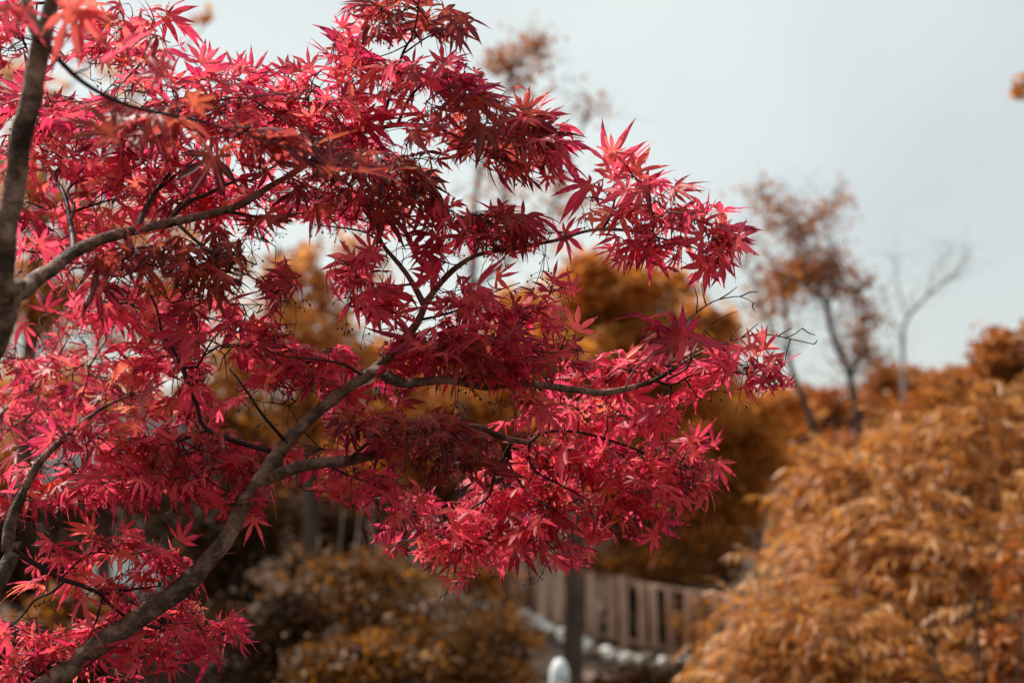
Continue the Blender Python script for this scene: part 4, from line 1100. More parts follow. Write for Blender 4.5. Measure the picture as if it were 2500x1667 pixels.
# leaf clusters: px, py, rx, ry, depth, depth radius, leaves, tone (0 crimson .. 1 brown, darkened as crown shade), lift of the blade axis
CL = [
    (330, 70, 110, 70, 1.93, 0.10, 34, 0.1, -0.2), (60, 110, 90, 60, 1.96, 0.10, 26, 0.1, -0.3), (250, 130, 90, 50, 1.93, 0.08, 20, 0.2, -0.5), (20, 30, 80, 50, 1.96, 0.1, 16, 0.2, -0.3),
    (1000, 40, 110, 60, 1.90, 0.08, 44, 0.55, -0.3), (1080, 60, 60, 70, 1.89, 0.06, 20, 0.5, -0.6), (930, 40, 70, 50, 1.88, 0.06, 16, 0.1, 0.0),
    (420, 210, 170, 60, 1.80, 0.16, 70, 0.1, -0.1), (330, 300, 240, 70, 1.86, 0.18, 100, 0.2, -0.3), (120, 280, 150, 80, 2.00, 0.14, 64, 0.0, -0.1), (60, 400, 100, 90, 2.02, 0.12, 44, 0.0, -0.3),
    (590, 230, 130, 50, 1.84, 0.14, 50, 0.1, 0.1), (720, 220, 160, 60, 1.88, 0.14, 76, 0.2, 0.0), (840, 150, 90, 50, 1.90, 0.10, 36, 0.1, 0.2), (960, 190, 130, 60, 1.90, 0.12, 56, 0.2, 0.0),
    (1080, 180, 90, 50, 1.90, 0.10, 32, 0.15, -0.1), (1130, 265, 140, 60, 1.92, 0.12, 64, 0.42, -0.3), (1240, 310, 120, 55, 1.90, 0.10, 56, 0.5, -0.4), (1335, 360, 70, 60, 1.89, 0.08, 38, 0.15, -0.5),
    (1290, 270, 50, 40, 1.88, 0.05, 12, 0.0, 0.3), (1210, 375, 110, 40, 1.90, 0.08, 30, 0.4, -0.7), (640, 320, 200, 70, 1.86, 0.18, 96, 0.35, -0.3), (850, 300, 180, 60, 1.92, 0.14, 80, 0.35, -0.3),
    (800, 400, 200, 60, 1.82, 0.18, 86, 0.45, -0.5), (960, 440, 100, 70, 1.78, 0.12, 56, 0.6, -0.8), (1010, 380, 80, 60, 1.85, 0.1, 30, 0.4, -0.6), (250, 420, 200, 80, 2.00, 0.14, 84, 0.05, -0.3),
    (430, 420, 180, 80, 2.00, 0.14, 76, 0.05, -0.3), (130, 540, 150, 80, 2.05, 0.12, 60, 0.05, -0.4), (560, 460, 160, 70, 1.98, 0.14, 60, 0.2, -0.4), (780, 500, 170, 40, 2.05, 0.10, 56, 0.0, -0.5),
    (900, 520, 90, 40, 1.95, 0.08, 24, 0.15, -0.6), (360, 500, 200, 60, 1.95, 0.14, 60, 0.3, -0.4), (90, 610, 70, 40, 1.75, 0.08, 14, 0.0, -0.4),
    (1500, 400, 60, 40, 1.85, 0.05, 8, 0.0, 0.6), (1560, 440, 60, 40, 1.85, 0.05, 9, 0.0, 0.3), (1440, 470, 60, 30, 1.85, 0.05, 6, 0.0, -0.2),
    (1560, 500, 90, 40, 1.86, 0.07, 24, 0.15, -0.2), (1660, 530, 90, 50, 1.85, 0.07, 28, 0.25, -0.5), (1590, 590, 100, 40, 1.85, 0.07, 28, 0.2, -0.6), (1740, 580, 60, 50, 1.85, 0.05, 18, 0.2, -0.8), (1740, 640, 40, 50, 1.86, 0.04, 6, 0.25, -1.2),
    (1110, 520, 100, 40, 1.86, 0.07, 30, 0.15, -0.2), (1210, 540, 110, 40, 1.84, 0.07, 36, 0.4, -0.5), (1310, 560, 80, 40, 1.84, 0.06, 18, 0.25, -0.6), (1180, 590, 110, 35, 1.86, 0.07, 18, 0.1, -0.7), (1070, 490, 60, 40, 1.86, 0.06, 10, 0.05, 0.4),
    (860, 640, 80, 40, 1.86, 0.07, 22, 0.2, -0.3), (920, 700, 100, 40, 1.86, 0.07, 26, 0.2, -0.5), (860, 740, 70, 50, 1.85, 0.06, 16, 0.15, -0.8), (1080, 640, 70, 40, 1.87, 0.06, 10, 0.0, -0.2), (960, 620, 60, 40, 1.87, 0.06, 12, 0.25, -0.3),
    (1090, 720, 90, 50, 1.86, 0.08, 26, 0.25, -0.2), (1200, 740, 90, 50, 1.86, 0.07, 24, 0.1, 0.0), (1180, 820, 120, 60, 1.83, 0.10, 60, 0.3, -0.4), (1060, 840, 100, 50, 1.85, 0.10, 40, 0.3, -0.4), (1290, 760, 70, 50, 1.86, 0.06, 18, 0.0, -0.3),
    (1360, 700, 60, 40, 1.86, 0.05, 8, 0.0, 0.2), (1400, 800, 50, 60, 1.85, 0.05, 10, 0.0, 0.0), (1340, 860, 90, 50, 1.84, 0.07, 24, 0.15, -0.6), (1210, 900, 100, 50, 1.84, 0.08, 28, 0.2, -0.8), (1270, 960, 60, 40, 1.84, 0.05, 8, 0.0, -0.9),
    (1100, 880, 80, 40, 1.82, 0.08, 24, 0.5, -0.5), (970, 860, 90, 40, 1.90, 0.08, 22, 0.0, -0.2),
    (1630, 795, 60, 30, 1.80, 0.05, 9, -0.2, 0.0), (1830, 890, 70, 35, 1.87, 0.06, 26, -0.1, -0.2), (1890, 920, 40, 35, 1.87, 0.05, 18, 0.15, -0.8), (1840, 840, 40, 20, 1.87, 0.04, 3, 0.0, 0.8), (1740, 890, 90, 35, 1.90, 0.06, 22, -0.2, -0.2),
    (1560, 890, 120, 35, 1.93, 0.08, 34, -0.2, -0.1), (1620, 990, 60, 40, 1.92, 0.06, 12, -0.1, -0.7), (1700, 960, 50, 40, 1.90, 0.05, 8, -0.1, -0.9), (1450, 920, 90, 40, 1.98, 0.08, 20, -0.2, -0.1),
    (1370, 1000, 140, 50, 2.02, 0.10, 46, -0.2, -0.1), (1480, 1010, 130, 45, 2.04, 0.10, 40, -0.2, -0.1), (1530, 1090, 150, 55, 2.05, 0.12, 56, -0.15, -0.2), (1400, 1110, 180, 60, 2.03, 0.12, 64, -0.1, -0.4), (1650, 1120, 80, 60, 2.02, 0.08, 34, -0.1, -0.4),
    (1690, 1170, 60, 50, 2.00, 0.07, 26, 0.2, -0.7), (1560, 1190, 140, 60, 2.04, 0.12, 52, 0.05, -0.5), (1400, 1210, 170, 60, 2.04, 0.12, 66, 0.05, -0.5), (1240, 1160, 120, 70, 2.05, 0.10, 46, -0.1, -0.4), (1230, 1250, 150, 50, 2.03, 0.10, 54, -0.1, -0.5),
    (1080, 1250, 120, 40, 2.02, 0.08, 32, -0.2, -0.3), (1150, 1320, 130, 40, 2.02, 0.08, 38, -0.2, -0.4), (1300, 1310, 130, 50, 2.03, 0.10, 40, 0.0, -0.6), (970, 1310, 60, 30, 2.00, 0.05, 9, -0.2, -0.2), (1380, 1350, 60, 40, 2.02, 0.06, 8, -0.1, -1.0), (1500, 1270, 90, 40, 2.03, 0.08, 16, 0.0, -0.7), (1090, 1390, 50, 20, 2.0, 0.04, 2, -0.2, -0.5),
    (1040, 1040, 130, 50, 1.74, 0.08, 52, 0.55, -0.5), (1100, 1090, 90, 60, 1.76, 0.07, 38, 0.5, -0.9), (920, 1040, 120, 50, 1.80, 0.10, 44, 0.4, -0.4), (900, 1150, 110, 50, 1.82, 0.09, 34, 0.25, -0.8), (800, 1080, 90, 50, 1.90, 0.08, 26, 0.2, -0.5), (760, 1180, 90, 35, 1.83, 0.06, 14, 0.15, -0.8), (940, 1220, 50, 40, 1.84, 0.05, 8, 0.15, -1.0),
    (100, 870, 140, 70, 2.28, 0.12, 46, -0.2, -0.2), (200, 780, 120, 60, 2.25, 0.12, 34, -0.15, -0.2), (80, 960, 120, 60, 2.30, 0.12, 38, -0.2, -0.3), (260, 900, 150, 70, 2.20, 0.14, 56, -0.15, -0.3), (60, 1050, 100, 60, 2.25, 0.10, 32, -0.15, -0.3), (220, 1010, 150, 60, 2.20, 0.12, 44, -0.1, -0.4),
    (330, 760, 170, 60, 2.05, 0.14, 64, -0.05, -0.3), (420, 850, 160, 70, 2.02, 0.14, 66, 0.0, -0.3), (560, 740, 130, 60, 1.95, 0.12, 46, 0.3, -0.5), (620, 830, 130, 60, 1.92, 0.12, 46, 0.15, -0.5), (720, 870, 100, 50, 1.90, 0.08, 30, 0.05, -0.5), (560, 920, 140, 60, 1.95, 0.12, 44, 0.1, -0.5), (700, 960, 100, 50, 1.88, 0.08, 26, 0.1, -0.5), (800, 850, 80, 40, 1.92, 0.08, 18, -0.1, -0.4), (810, 940, 90, 50, 1.95, 0.08, 24, -0.1, -0.3),
    (420, 960, 150, 60, 2.05, 0.12, 46, 0.0, -0.4), (300, 640, 160, 50, 1.78, 0.10, 42, 0.45, -0.5), (430, 640, 140, 60, 1.78, 0.10, 46, 0.55, -0.7), (560, 620, 110, 70, 1.76, 0.09, 42, 0.6, -0.9), (680, 700, 70, 60, 1.78, 0.06, 22, 0.4, -0.9), (720, 660, 50, 60, 1.78, 0.05, 14, 0.3, -0.6), (640, 560, 80, 50, 1.8, 0.08, 20, 0.5, -0.9),
    (230, 1060, 150, 55, 1.84, 0.10, 56, 0.35, -0.4), (400, 1080, 150, 60, 1.86, 0.10, 56, 0.4, -0.5), (330, 1160, 170, 55, 1.84, 0.10, 54, 0.35, -0.7), (560, 1140, 110, 50, 1.86, 0.08, 34, 0.25, -0.7), (600, 1220, 50, 40, 1.84, 0.05, 10, 0.05, -1.0), (110, 1130, 100, 50, 1.86, 0.09, 30, 0.25, -0.5), (90, 1210, 90, 45, 1.86, 0.08, 20, 0.15, -0.8), (520, 1060, 110, 50, 1.92, 0.08, 28, 0.2, -0.5), (170, 1210, 90, 40, 1.85, 0.06, 14, 0.15, -1.0), (530, 1200, 60, 40, 1.84, 0.05, 12, 0.1, -0.9),
    (290, 1320, 130, 40, 1.84, 0.08, 32, 0.1, -0.2), (420, 1360, 100, 50, 1.86, 0.08, 28, 0.1, -0.5), (180, 1340, 80, 40, 1.82, 0.06, 12, 0.15, -0.3), (280, 1420, 130, 40, 1.83, 0.08, 26, 0.25, -0.5), (120, 1570, 130, 70, 1.83, 0.08, 44, 0.05, -0.5), (40, 1510, 80, 60, 1.82, 0.08, 20, 0.05, -0.5),
    (460, 1490, 100, 50, 1.88, 0.08, 34, 0.05, -0.4), (540, 1540, 70, 35, 1.88, 0.06, 16, 0.0, -0.5), (390, 1570, 110, 45, 1.86, 0.07, 28, 0.1, -0.7), (250, 1540, 100, 50, 1.86, 0.07, 26, 0.1, -0.6), (330, 1640, 90, 30, 1.87, 0.06, 12, 0.0, -0.7), (30, 1620, 80, 50, 1.8, 0.06, 20, 0.0, -0.5), (140, 1400, 60, 30, 1.8, 0.05, 6, 0.3, -0.6),
    # close, out of focus
    (30, 60, 60, 60, 1.30, 0.04, 3, 0.6, -1.0), (225, 90, 40, 60, 1.32, 0.03, 2, 0.3, -1.4), (420, 260, 100, 50, 1.46, 0.06, 8, 0.45, -0.2), (330, 330, 120, 40, 1.46, 0.06, 6, 0.55, -0.2), (790, 410, 70, 45, 1.52, 0.04, 5, 0.85, -0.1), (720, 340, 110, 50, 1.56, 0.06, 8, 0.85, -0.3), (560, 300, 110, 50, 1.54, 0.06, 8, 0.6, -0.4),
]

# open air between the tiers of foliage, as outlines in the photo's 2352-pixel view
OPEN = [
    [(445, -100), (445, 75), (540, 110), (620, 150), (660, 150), (700, 105), (745, 95), (775, 40), (800, -100)],
    [(1100, -100), (1100, 95), (1065, 120), (1080, 145), (1160, 180), (1215, 195), (1290, 205), (1285, 265), (1340, 300), (1345, 400), (1290, 440), (1280, 430), (1360, 385), (1355, 310), (1385, 280), (1440, 275), (1510, 315), (1540, 395), (1615, 390), (1700, 480), (1740, 540), (1715, 600), (1660, 660), (2400, 700), (2400, -100)],
    [(1640, 655), (1560, 650), (1440, 620), (1430, 690), (1560, 690), (1600, 700), (1600, 770), (1720, 755), (1790, 770), (1840, 870), (2400, 870), (2400, 655)],
    [(1320, 620), (1430, 620), (1440, 690), (1450, 740), (1440, 800), (1310, 830), (1300, 700)],
    [(1840, 870), (1780, 915), (1690, 910), (1620, 905), (1610, 960), (1530, 970), (1560, 1000), (1640, 1010), (1665, 1100), (1630, 1170), (1560, 1220), (1520, 1250), (1320, 1310), (1200, 1300), (1080, 1350), (1080, 1800), (2400, 1800), (2400, 870)],
    [(600, 530), (830, 525), (870, 560), (760, 590), (740, 640), (700, 640), (650, 590)],
    [(640, 700), (720, 650), (780, 690), (800, 750), (870, 760), (830, 790), (700, 790), (650, 760)],
    [(1140, 600), (1270, 590), (1400, 600), (1430, 640), (1330, 660), (1240, 640), (1140, 640)],
    [(1000, 400), (1060, 385), (1130, 415), (1220, 445), (1290, 440), (1340, 400), (1360, 440), (1290, 490), (1130, 465), (1040, 455)],
    [(980, 890), (1190, 900), (1190, 960), (1110, 960), (1000, 930)],
    [(550, 930), (650, 900), (640, 960), (560, 1000)],
    [(640, 1130), (760, 1150), (860, 1190), (870, 1290), (950, 1320), (1080, 1370), (1100, 1800), (560, 1800), (590, 1480), (560, 1420), (470, 1390), (470, 1330), (520, 1270), (600, 1210)],
    [(60, 1180), (200, 1170), (440, 1190), (500, 1180), (440, 1270), (420, 1240), (330, 1220), (200, 1210), (120, 1240), (30, 1290), (30, 1200)],
    [(20, 600), (100, 590), (60, 650), (20, 680)],
    [(40, 700), (130, 650), (190, 640), (120, 720), (100, 800), (40, 830), (20, 760)],
    [(130, 150), (200, 140), (280, 170), (220, 230), (110, 220)],
    [(20, 1370), (160, 1370), (150, 1420), (20, 1430)],
    [(850, 100), (1060, 100), (1060, 118), (900, 140), (850, 130)], [(560, 560), (640, 580), (620, 640), (560, 620)],
    [(480, 780), (540, 790), (520, 850), (470, 830)], [(560, 640), (610, 690), (600, 740), (550, 710)], [(640, 930), (720, 880), (740, 920), (680, 970)],
    [(820, 800), (880, 770), (870, 830), (820, 840)], [(480, 860), (570, 850), (560, 900), (490, 920)], [(1030, 410), (1060, 370), (1110, 390), (1100, 420)], [(880, 300), (930, 290), (940, 330), (890, 330)],
    [(1270, 640), (1320, 640), (1330, 690), (1290, 680)], [(370, 870), (420, 860), (420, 900), (380, 910)], [(400, 1180), (480, 1170), (440, 1200)], [(700, 1010), (760, 1000), (760, 1030), (710, 1040)],
    [(880, 600), (930, 590), (960, 640), (900, 640)], [(1040, 560), (1100, 570), (1060, 620), (1010, 620)],
]
OPEN = [np.array(z, float) * 1.063 for z in OPEN]
OPEN_BOX = [(z[:, 0].min() - 90, z[:, 1].min() - 90, z[:, 0].max() + 90, z[:, 1].max() + 90) for z in OPEN]
BARE = [   # stretches of limb that stand free of leaves: px polyline, depth, half width
    ([(106, 1667), (351, 1499), (532, 1339), (648, 1159), (787, 994), (914, 903), (1000, 815)], 1.84, 26),
    ([(655, 1166), (723, 1140), (851, 1123)], 1.82, 18), ([(1172, 1045), (1249, 1074), (1296, 1081)], 1.95, 12),
    ([(914, 903), (990, 934), (1124, 932)], 1.84, 14), ([(1272, 936), (1450, 958), (1593, 930), (1648, 898)], 1.87, 12),
    ([(20, 740), (119, 663), (202, 605), (325, 563), (409, 547), (535, 518), (597, 496)], 1.70, 20),
    ([(-5, 850), (18, 564), (65, 289), (104, 101)], 1.38, 36), ([(1300, 1077), (1351, 1052), (1474, 1070), (1598, 1115)], 2.0, 8),
    ([(1249, 1078), (1206, 1162), (1193, 1213)], 1.97, 8), ([(1040, 738), (1106, 659), (1164, 623)], 1.88, 9), ([(1034, 742), (976, 646), (940, 605)], 1.88, 8),
    ([(510, 1050), (481, 988), (448, 901), (394, 807), (369, 724)], 1.9, 9), ([(1359, 587), (1467, 560)], 1.85, 8),
    ([(336, 560), (383, 466), (437, 361)], 1.82, 9), ([(174, 557), (150, 460), (134, 427)], 1.84, 8), ([(17, 1340), (55, 1208), (128, 1094)], 1.77, 14),
    ([(55, 1357), (149, 1413), (255, 1447), (319, 1438)], 1.78, 9),
]


def in_poly(x, y, poly):
    r = np.zeros(len(x), bool)
    n = len(poly)
    for i in range(n):
        x0, y0 = poly[i]; x1, y1 = poly[(i + 1) % n]
        if y0 == y1: continue
        c = ((y0 > y) != (y1 > y)) & (x < (x1 - x0) * (y - y0) / (y1 - y0) + x0)
        r ^= c
    return r


def blocked(V):
    x, y, d = PX(V)
    mx_, my_ = x.mean(), y.mean()
    for z, (x0, y0, x1, y1) in zip(OPEN, OPEN_BOX):
        if not (x0 < mx_ < x1 and y0 < my_ < y1): continue
        if in_poly(x, y, z).mean() > 0.09:
            return True
    dm = d.mean()
    for line, dl, hw in BARE:
        if dm > dl + 0.01: continue
        for (ax_, ay_), (bx_, by_) in zip(line[:-1], line[1:]):
            if not (min(ax_, bx_) - 120 < mx_ < max(ax_, bx_) + 120 and min(ay_, by_) - 120 < my_ < max(ay_, by_) + 120): continue
            vx, vy = bx_ - ax_, by_ - ay_
            t = np.clip(((x - ax_) * vx + (y - ay_) * vy) / (vx * vx + vy * vy), 0, 1)
            if (np.hypot(x - ax_ - t * vx, y - ay_ - t * vy) < hw).mean() > 0.10:
                return RNG.random() > 0.12
    return False


def grow():
    S = [np.concatenate(SK)]
    SR = [np.concatenate(SKR)]
    ALLS = np.concatenate(SK)
    twigs, pets = Bag(), Bag()
    leaves = []          # (variant, matrix 3x3, origin, scale, rnd, tone)
    cents = []
    for (px, py, rx, ry, d, rd, n, tone, lift) in CL:
        tone = min(1.0, tone * 1.6) if tone > 0.36 else tone * 0.4  # dark clusters pushed further, painting shade into the crown
        n = max(2, int(n * (0.66 if 560 < px < 1400 and py < 620 else 0.74 if 560 < px < 1400 else 0.76) + 0.5))
        c = P(px, py, d)
        ax = np.array([max(rx - 32, rx * 0.45) * d / FPX, rd * 1.15, max(ry - 26, ry * 0.35) * d / FPX])
        nt = max(1, int(round(n / 2.0)))
        u = unit(RNG.normal(size=(nt, 3))) * (RNG.random((nt, 1)) ** 0.4)
        tips = c + u * ax
        tips[:, 2] -= 0.006
        # nearest first, so that twigs branch off one another
        d0 = np.array([np.min(np.linalg.norm(ALLS - t, axis=1)) for t in tips])
        base_c = ALLS[int(np.argmin(np.linalg.norm(ALLS - c, axis=1)))]
        outv = c - base_c
        per = np.full(nt, n // nt)
        per[: n - per.sum()] += 1
        for ti in np.argsort(d0):
            t = tips[ti]
            dd = np.linalg.norm(ALLS - t, axis=1)
            s0 = ALLS[int(np.argmin(dd))]
            L = float(dd.min())
            if L > 0.008:
                m = max(3, int(L / 0.018))
                perp = RNG.normal(size=3); perp -= perp.dot(t - s0) * (t - s0) / (L * L)
                ctrl = (s0 + t) / 2 + perp * 0.09 * L + np.array([0, 0, -0.06 * L])
                k = np.linspace(0, 1, m)[:, None]
                pts = (1 - k) ** 2 * s0 + 2 * k * (1 - k) * ctrl + k * k * t
                pts[1:-1] += RNG.normal(size=(m - 2, 3)) * 0.0012
                r0 = min(0.0019, 0.0009 + 0.006 * L)
                rr = np.linspace(r0, 0.0006, m)
                rr[::3] *= 1.2
                V, F = tube(pts, rr, 5)
                twigs.add(V, F)
                ALLS = np.concatenate([ALLS, pts[1:]])
                tdir = unit(pts[-1] - pts[-2])
            else:
                tdir = unit(RNG.normal(size=3))
            hd = np.array([outv[0], outv[1], 0]) ; hd = hd / (np.linalg.norm(hd) + 1e-6)
            for q in range(per[ti]):
                for attempt in range(5):
                    out = unit(tdir * 0.35 + hd * 0.35 + RNG.normal(size=3) * np.array([0.9, 0.65, 0.4]))
                    pl = 0.014 + 0.024 * RNG.random()
                    pe = t + out * pl + np.array([0, 0, 0.25 * pl * RNG.normal()])
                    a = unit(out * np.array([0.9, 0.9, 0.4]) + np.array([0, 0, 0.12 + lift * (0.2 + (0.5 if RNG.random() < 0.5 else 1.1) * RNG.random())]) + RNG.normal(size=3) * 0.40)
                    flat_ = RNG.random() < 0.5
                    nn = (np.array([0, -0.22, 1.0]) + RNG.normal(size=3) * 0.32) if flat_ else (np.array([0, -0.2, 0.45]) + RNG.normal(size=3) * np.array([0.55, 0.75, 0.5]))
                    nn = unit(nn - nn.dot(a) * a)
                    s = np.cross(a, nn)
                    sc = (0.020 + 0.035 * RNG.random() ** 1.4) * (1.0 if d > 1.6 else 1.3)
                    R3 = np.stack([s, a, nn], 1)
                    v = int(RNG.integers(0, len(VAR)))
                    if not blocked(pe + (SMP[v] * sc) @ R3.T):
                        break
                else:
                    continue
                mid = (t + pe) / 2 + np.array([0, 0, 0.12 * pl]) + RNG.normal(size=3) * 0.001
                pets.add(*tube(np.array([t, mid, pe]), [0.0006, 0.00045, 0.0006], 4))
                tn = np.clip(tone + RNG.normal() * 0.12, 0, 1)
                leaves.append((v, R3, pe, sc, RNG.random() * 0.98, tn))
            cents.append((t, lift))
    return leaves, twigs, pets, cents


# single leaves that stand out in the photo: base pixel, tip pixel of the middle lobe, depth, tone, how squarely it faces us
HERO = [
    (1489, 401, 1527, 300, 1.85, 0.0, 0.9), (1546, 423, 1599, 343, 1.85, 0.0, 0.9), (1500, 440, 1505, 373, 1.84, 0.15, 0.9), (1441, 451, 1359, 507, 1.85, 0.0, 0.6), (1643, 471, 1695, 414, 1.86, 0.2, 0.2),
    (1755, 523, 1842, 576, 1.85, 0.25, 0.5), (1480, 536, 1417, 535, 1.86, 0.0, 0.8), (1664, 508, 1697, 568, 1.83, 0.7, 0.5), (1751, 560, 1823, 601, 1.85, 0.15, 0.7), (1762, 585, 1805, 622, 1.85, 0.2, 0.5),
    (1760, 630, 1745, 695, 1.86, 0.2, 0.4), (1648, 623, 1666, 677, 1.85, 0.3, 0.5), (1550, 608, 1517, 652, 1.85, 0.0, 0.8), (1597, 608, 1577, 648, 1.85, 0.0, 0.8), (1281, 275, 1339, 220, 1.87, 0.0, 0.8),
    (1083, 159, 1078, 115, 1.88, 0.0, 0.8), (1010, 163, 975, 122, 1.86, 0.05, 0.8), (869, 123, 801, 69, 1.88, 0.0, 0.8), (909, 43, 846, 14, 1.87, 0.1, 0.7), (757, 166, 750, 112, 1.9, 0.0, 0.8),
    (1111, 210, 1168, 186, 1.9, 0.1, 0.6), (1126, 40, 1122, 137, 1.86, 0.75, 0.4), (1346, 347, 1415, 333, 1.88, 0.05, 0.7), (1357, 365, 1412, 405, 1.87, 0.5, 0.7), (1086, 513, 1064, 455, 1.86, 0.0, 0.9),
    (492, 155, 502, 94, 1.66, 0.0, 0.9), (571, 170, 586, 114, 1.86, 0.0, 0.8), (615, 181, 615, 146, 1.86, 0.0, 0.9), (700, 175, 680, 135, 1.88, 0.1, 0.7), (405, 40, 481, 14, 1.9, 0.15, 0.7), (405, 42, 445, 105, 1.9, 0.1, 0.7),
    (304, 80, 354, 137, 1.92, 0.05, 0.8), (296, 11, 250, 30, 1.92, 0.1, 0.7), (134, 268, 112, 228, 1.92, 0.0, 0.9), (47, 246, 29, 204, 1.94, 0.0, 0.8), (253, 268, 220, 233, 1.9, 0.0, 0.8), (190, 265, 240, 252, 1.92, 0.0, 0.7),
    (810, 416, 752, 351, 1.50, 0.95, 0.85), (745, 412, 701, 343, 1.52, 0.9, 0.85), (880, 385, 830, 375, 1.52, 0.95, 0.7), (398, 181, 336, 123, 1.46, 0.3, 0.7), (325, 289, 224, 286, 1.46, 0.5, 0.6), (430, 290, 400, 380, 1.46, 0.6, 0.7),
    (174, 22, 202, 159, 1.28, 0.5, 0.4), (202, 29, 268, 98, 1.28, 0.3, 0.5), (10, 10, 26, 100, 1.28, 0.35, 0.5), (60, 20, 50, 110, 1.28, 0.4, 0.5),
    (871, 724, 864, 800, 1.85, 0.2, 0.9), (915, 768, 938, 815, 1.86, 0.0, 0.9), (947, 717, 998, 768, 1.86, 0.2, 0.7), (860, 630, 790, 655, 1.86, 0.25, 0.7), (907, 612, 900, 580, 1.86, 0.15, 0.9), (870, 665, 800, 690, 1.86, 0.15, 0.7),
    (1211, 677, 1269, 677, 1.86, 0.0, 0.4), (1348, 688, 1377, 664, 1.86, 0.0, 0.8), (1395, 717, 1392, 675, 1.86, 0.0, 0.7), (1406, 807, 1424, 739, 1.85, 0.0, 0.6), (1395, 833, 1421, 894, 1.84, 0.6, 0.5), (1294, 966, 1283, 1013, 1.84, 0.0, 1.0),
    (1193, 572, 1135, 605, 1.83, 0.8, 0.8), (1258, 551, 1298, 608, 1.83, 0.8, 0.6), (1128, 829, 1075, 806, 1.83, 0.8, 0.7), (1070, 670, 1030, 655, 1.86, 0.0, 0.8), (1377, 572, 1450, 616, 1.85, 0.05, 0.6), (1330, 745, 1372, 790, 1.85, 0.0, 0.8),
    (1666, 818, 1532, 818, 1.76, 0.0, 0.5), (1666, 818, 1668, 749, 1.76, 0.0, 0.4), (1619, 974, 1622, 1028, 1.92, 0.0, 1.0), (1687, 952, 1709, 1006, 1.9, 0.0, 0.7), (1832, 854, 1832, 800, 1.87, 0.0, 0.4), (1865, 852, 1868, 812, 1.87, 0.1, 0.4), (1880, 870, 1905, 910, 1.86, 0.3, 0.6),
    (1539, 880, 1539, 843, 1.94, 0.0, 0.8), (1575, 876, 1597, 845, 1.94, 0.0, 0.8), (1780, 900, 1705, 880, 1.86, 0.0, 0.6), (621, 1264, 612, 1304, 1.83, 0.0, 0.8), (590, 1240, 620, 1285, 1.83, 0.0, 0.7), (966, 1293, 906, 1315, 2.0, 0.0, 0.8), (396, 1578, 417, 1619, 1.86, 0.0, 0.9),
    (225, 1293, 190, 1275, 1.8, 0.0, 0.6), (123, 1319, 100, 1345, 1.8, 0.1, 0.7), (26, 1638, 5, 1660, 1.8, 0.0, 0.8), (555, 1515, 612, 1552, 1.88, 0.0, 0.5), (1449, 1285, 1444, 1321, 2.02, 0.0, 1.0), (1598, 1306, 1566, 1328, 2.02, 0.0, 0.6), (1393, 1362, 1388, 1394, 2.02, 0.0, 0.8),
    (1134, 1413, 1090, 1443, 2.0, 0.0, 0.3), (1700, 1077, 1704, 1024, 2.0, 0.0, 0.4), (1690, 1080, 1625, 1064, 2.0, 0.0, 0.6), (1742, 1089, 1736, 1049, 2.0, 0.1, 0.4), (1751, 1128, 1772, 1189, 2.0, 0.1, 0.5), (440, 1320, 460, 1290, 1.85, 0.1, 0.8), (300, 1300, 345, 1285, 1.84, 0.1, 0.7),
    (980, 1250, 930, 1240, 2.0, 0.0, 0.7), (1040, 1300, 985, 1345, 2.0, 0.0, 0.6), (60, 790, 20, 850, 2.2, 0.0, 0.6), (110, 760, 118, 700, 2.2, 0.0, 0.8), (190, 870, 150, 900, 2.2, 0.0, 0.9), (170, 690, 130, 665, 2.15, 0.0, 0.7),
]


def add_heroes(leaves, twigs, pets):
    S = np.concatenate(SK)
    for (bx, by, tx, ty, d, tn, face) in HERO:
        b0 = P(bx, by, d)
        t0 = P(tx, ty, d)
        v2 = t0 - b0
        L = np.linalg.norm(v2)
        dz = RNG.normal() * 0.25 * L
        a = unit(v2 + FW * dz)
        nn = -FW * (0.25 + face) + np.array([0, 0, 0.75 * (1.15 - face)]) + RNG.normal(size=3) * 0.14
        nn = unit(nn - nn.dot(a) * a)
        sd = np.cross(a, nn)
        sc = float(np.clip(L * 1.06, 0.034, 0.075))
        leaves.append((int(RNG.integers(0, len(VAR))), np.stack([sd, a, nn], 1), b0, sc, (0.05 + 0.35 * RNG.random()) if tn > 0.55 else (0.25 + 0.7 * RNG.random()), tn))
        dd = np.linalg.norm(S - b0, axis=1) + 0.3 * np.abs((S - b0) @ FW)
        s0 = S[int(np.argmin(dd))]
        pb = b0 - a * 0.012 + np.array([0, 0, -0.004])
        pts, rr = smooth_line([s0, (s0 + pb) / 2 + RNG.normal(size=3) * 0.004, pb, b0], [0.0011, 0.0008, 0.0006, 0.0005], 0.008)
        pets.add(*tube(pts, rr, 4))


leaves, twigs, pets, tips_all = grow()
n_grown = len(leaves)
add_heroes(leaves, twigs, pets)

# which leaves show most from the camera: a coarse depth buffer over sampled blade points
smp = []
for V, F, rad, mid in VAR:
    tri = V[F].mean(1)
    smp.append(tri[::2])
pts, ids = [], []
for i, (v, R3, o, sc, rn, tn) in enumerate(leaves):
    p = o + (smp[v] * sc) @ R3.T
    pts.append(p); ids.append(np.full(len(p), i))
pts = np.concatenate(pts); ids = np.concatenate(ids)
qx, qy, qd = PX(pts)
ok = (qx >= 0) & (qx < 2500) & (qy >= 0) & (qy < 1667)
cell = (qy[ok] // 9).astype(int) * 280 + (qx[ok] // 9).astype(int)
order = np.lexsort((qd[ok], cell))
cs, iss = cell[order], ids[ok][order]
firstm = np.concatenate([[True], cs[1:] != cs[:-1]])
cnt = np.bincount(iss[firstm], minlength=len(leaves)).astype(float)
lx, ly, ld = PX(np.array([l[2] for l in leaves]))
cnt[n_grown:] += 2000 * (cnt[n_grown:] > 2)
big = set(np.argsort(-cnt)[:300].tolist())

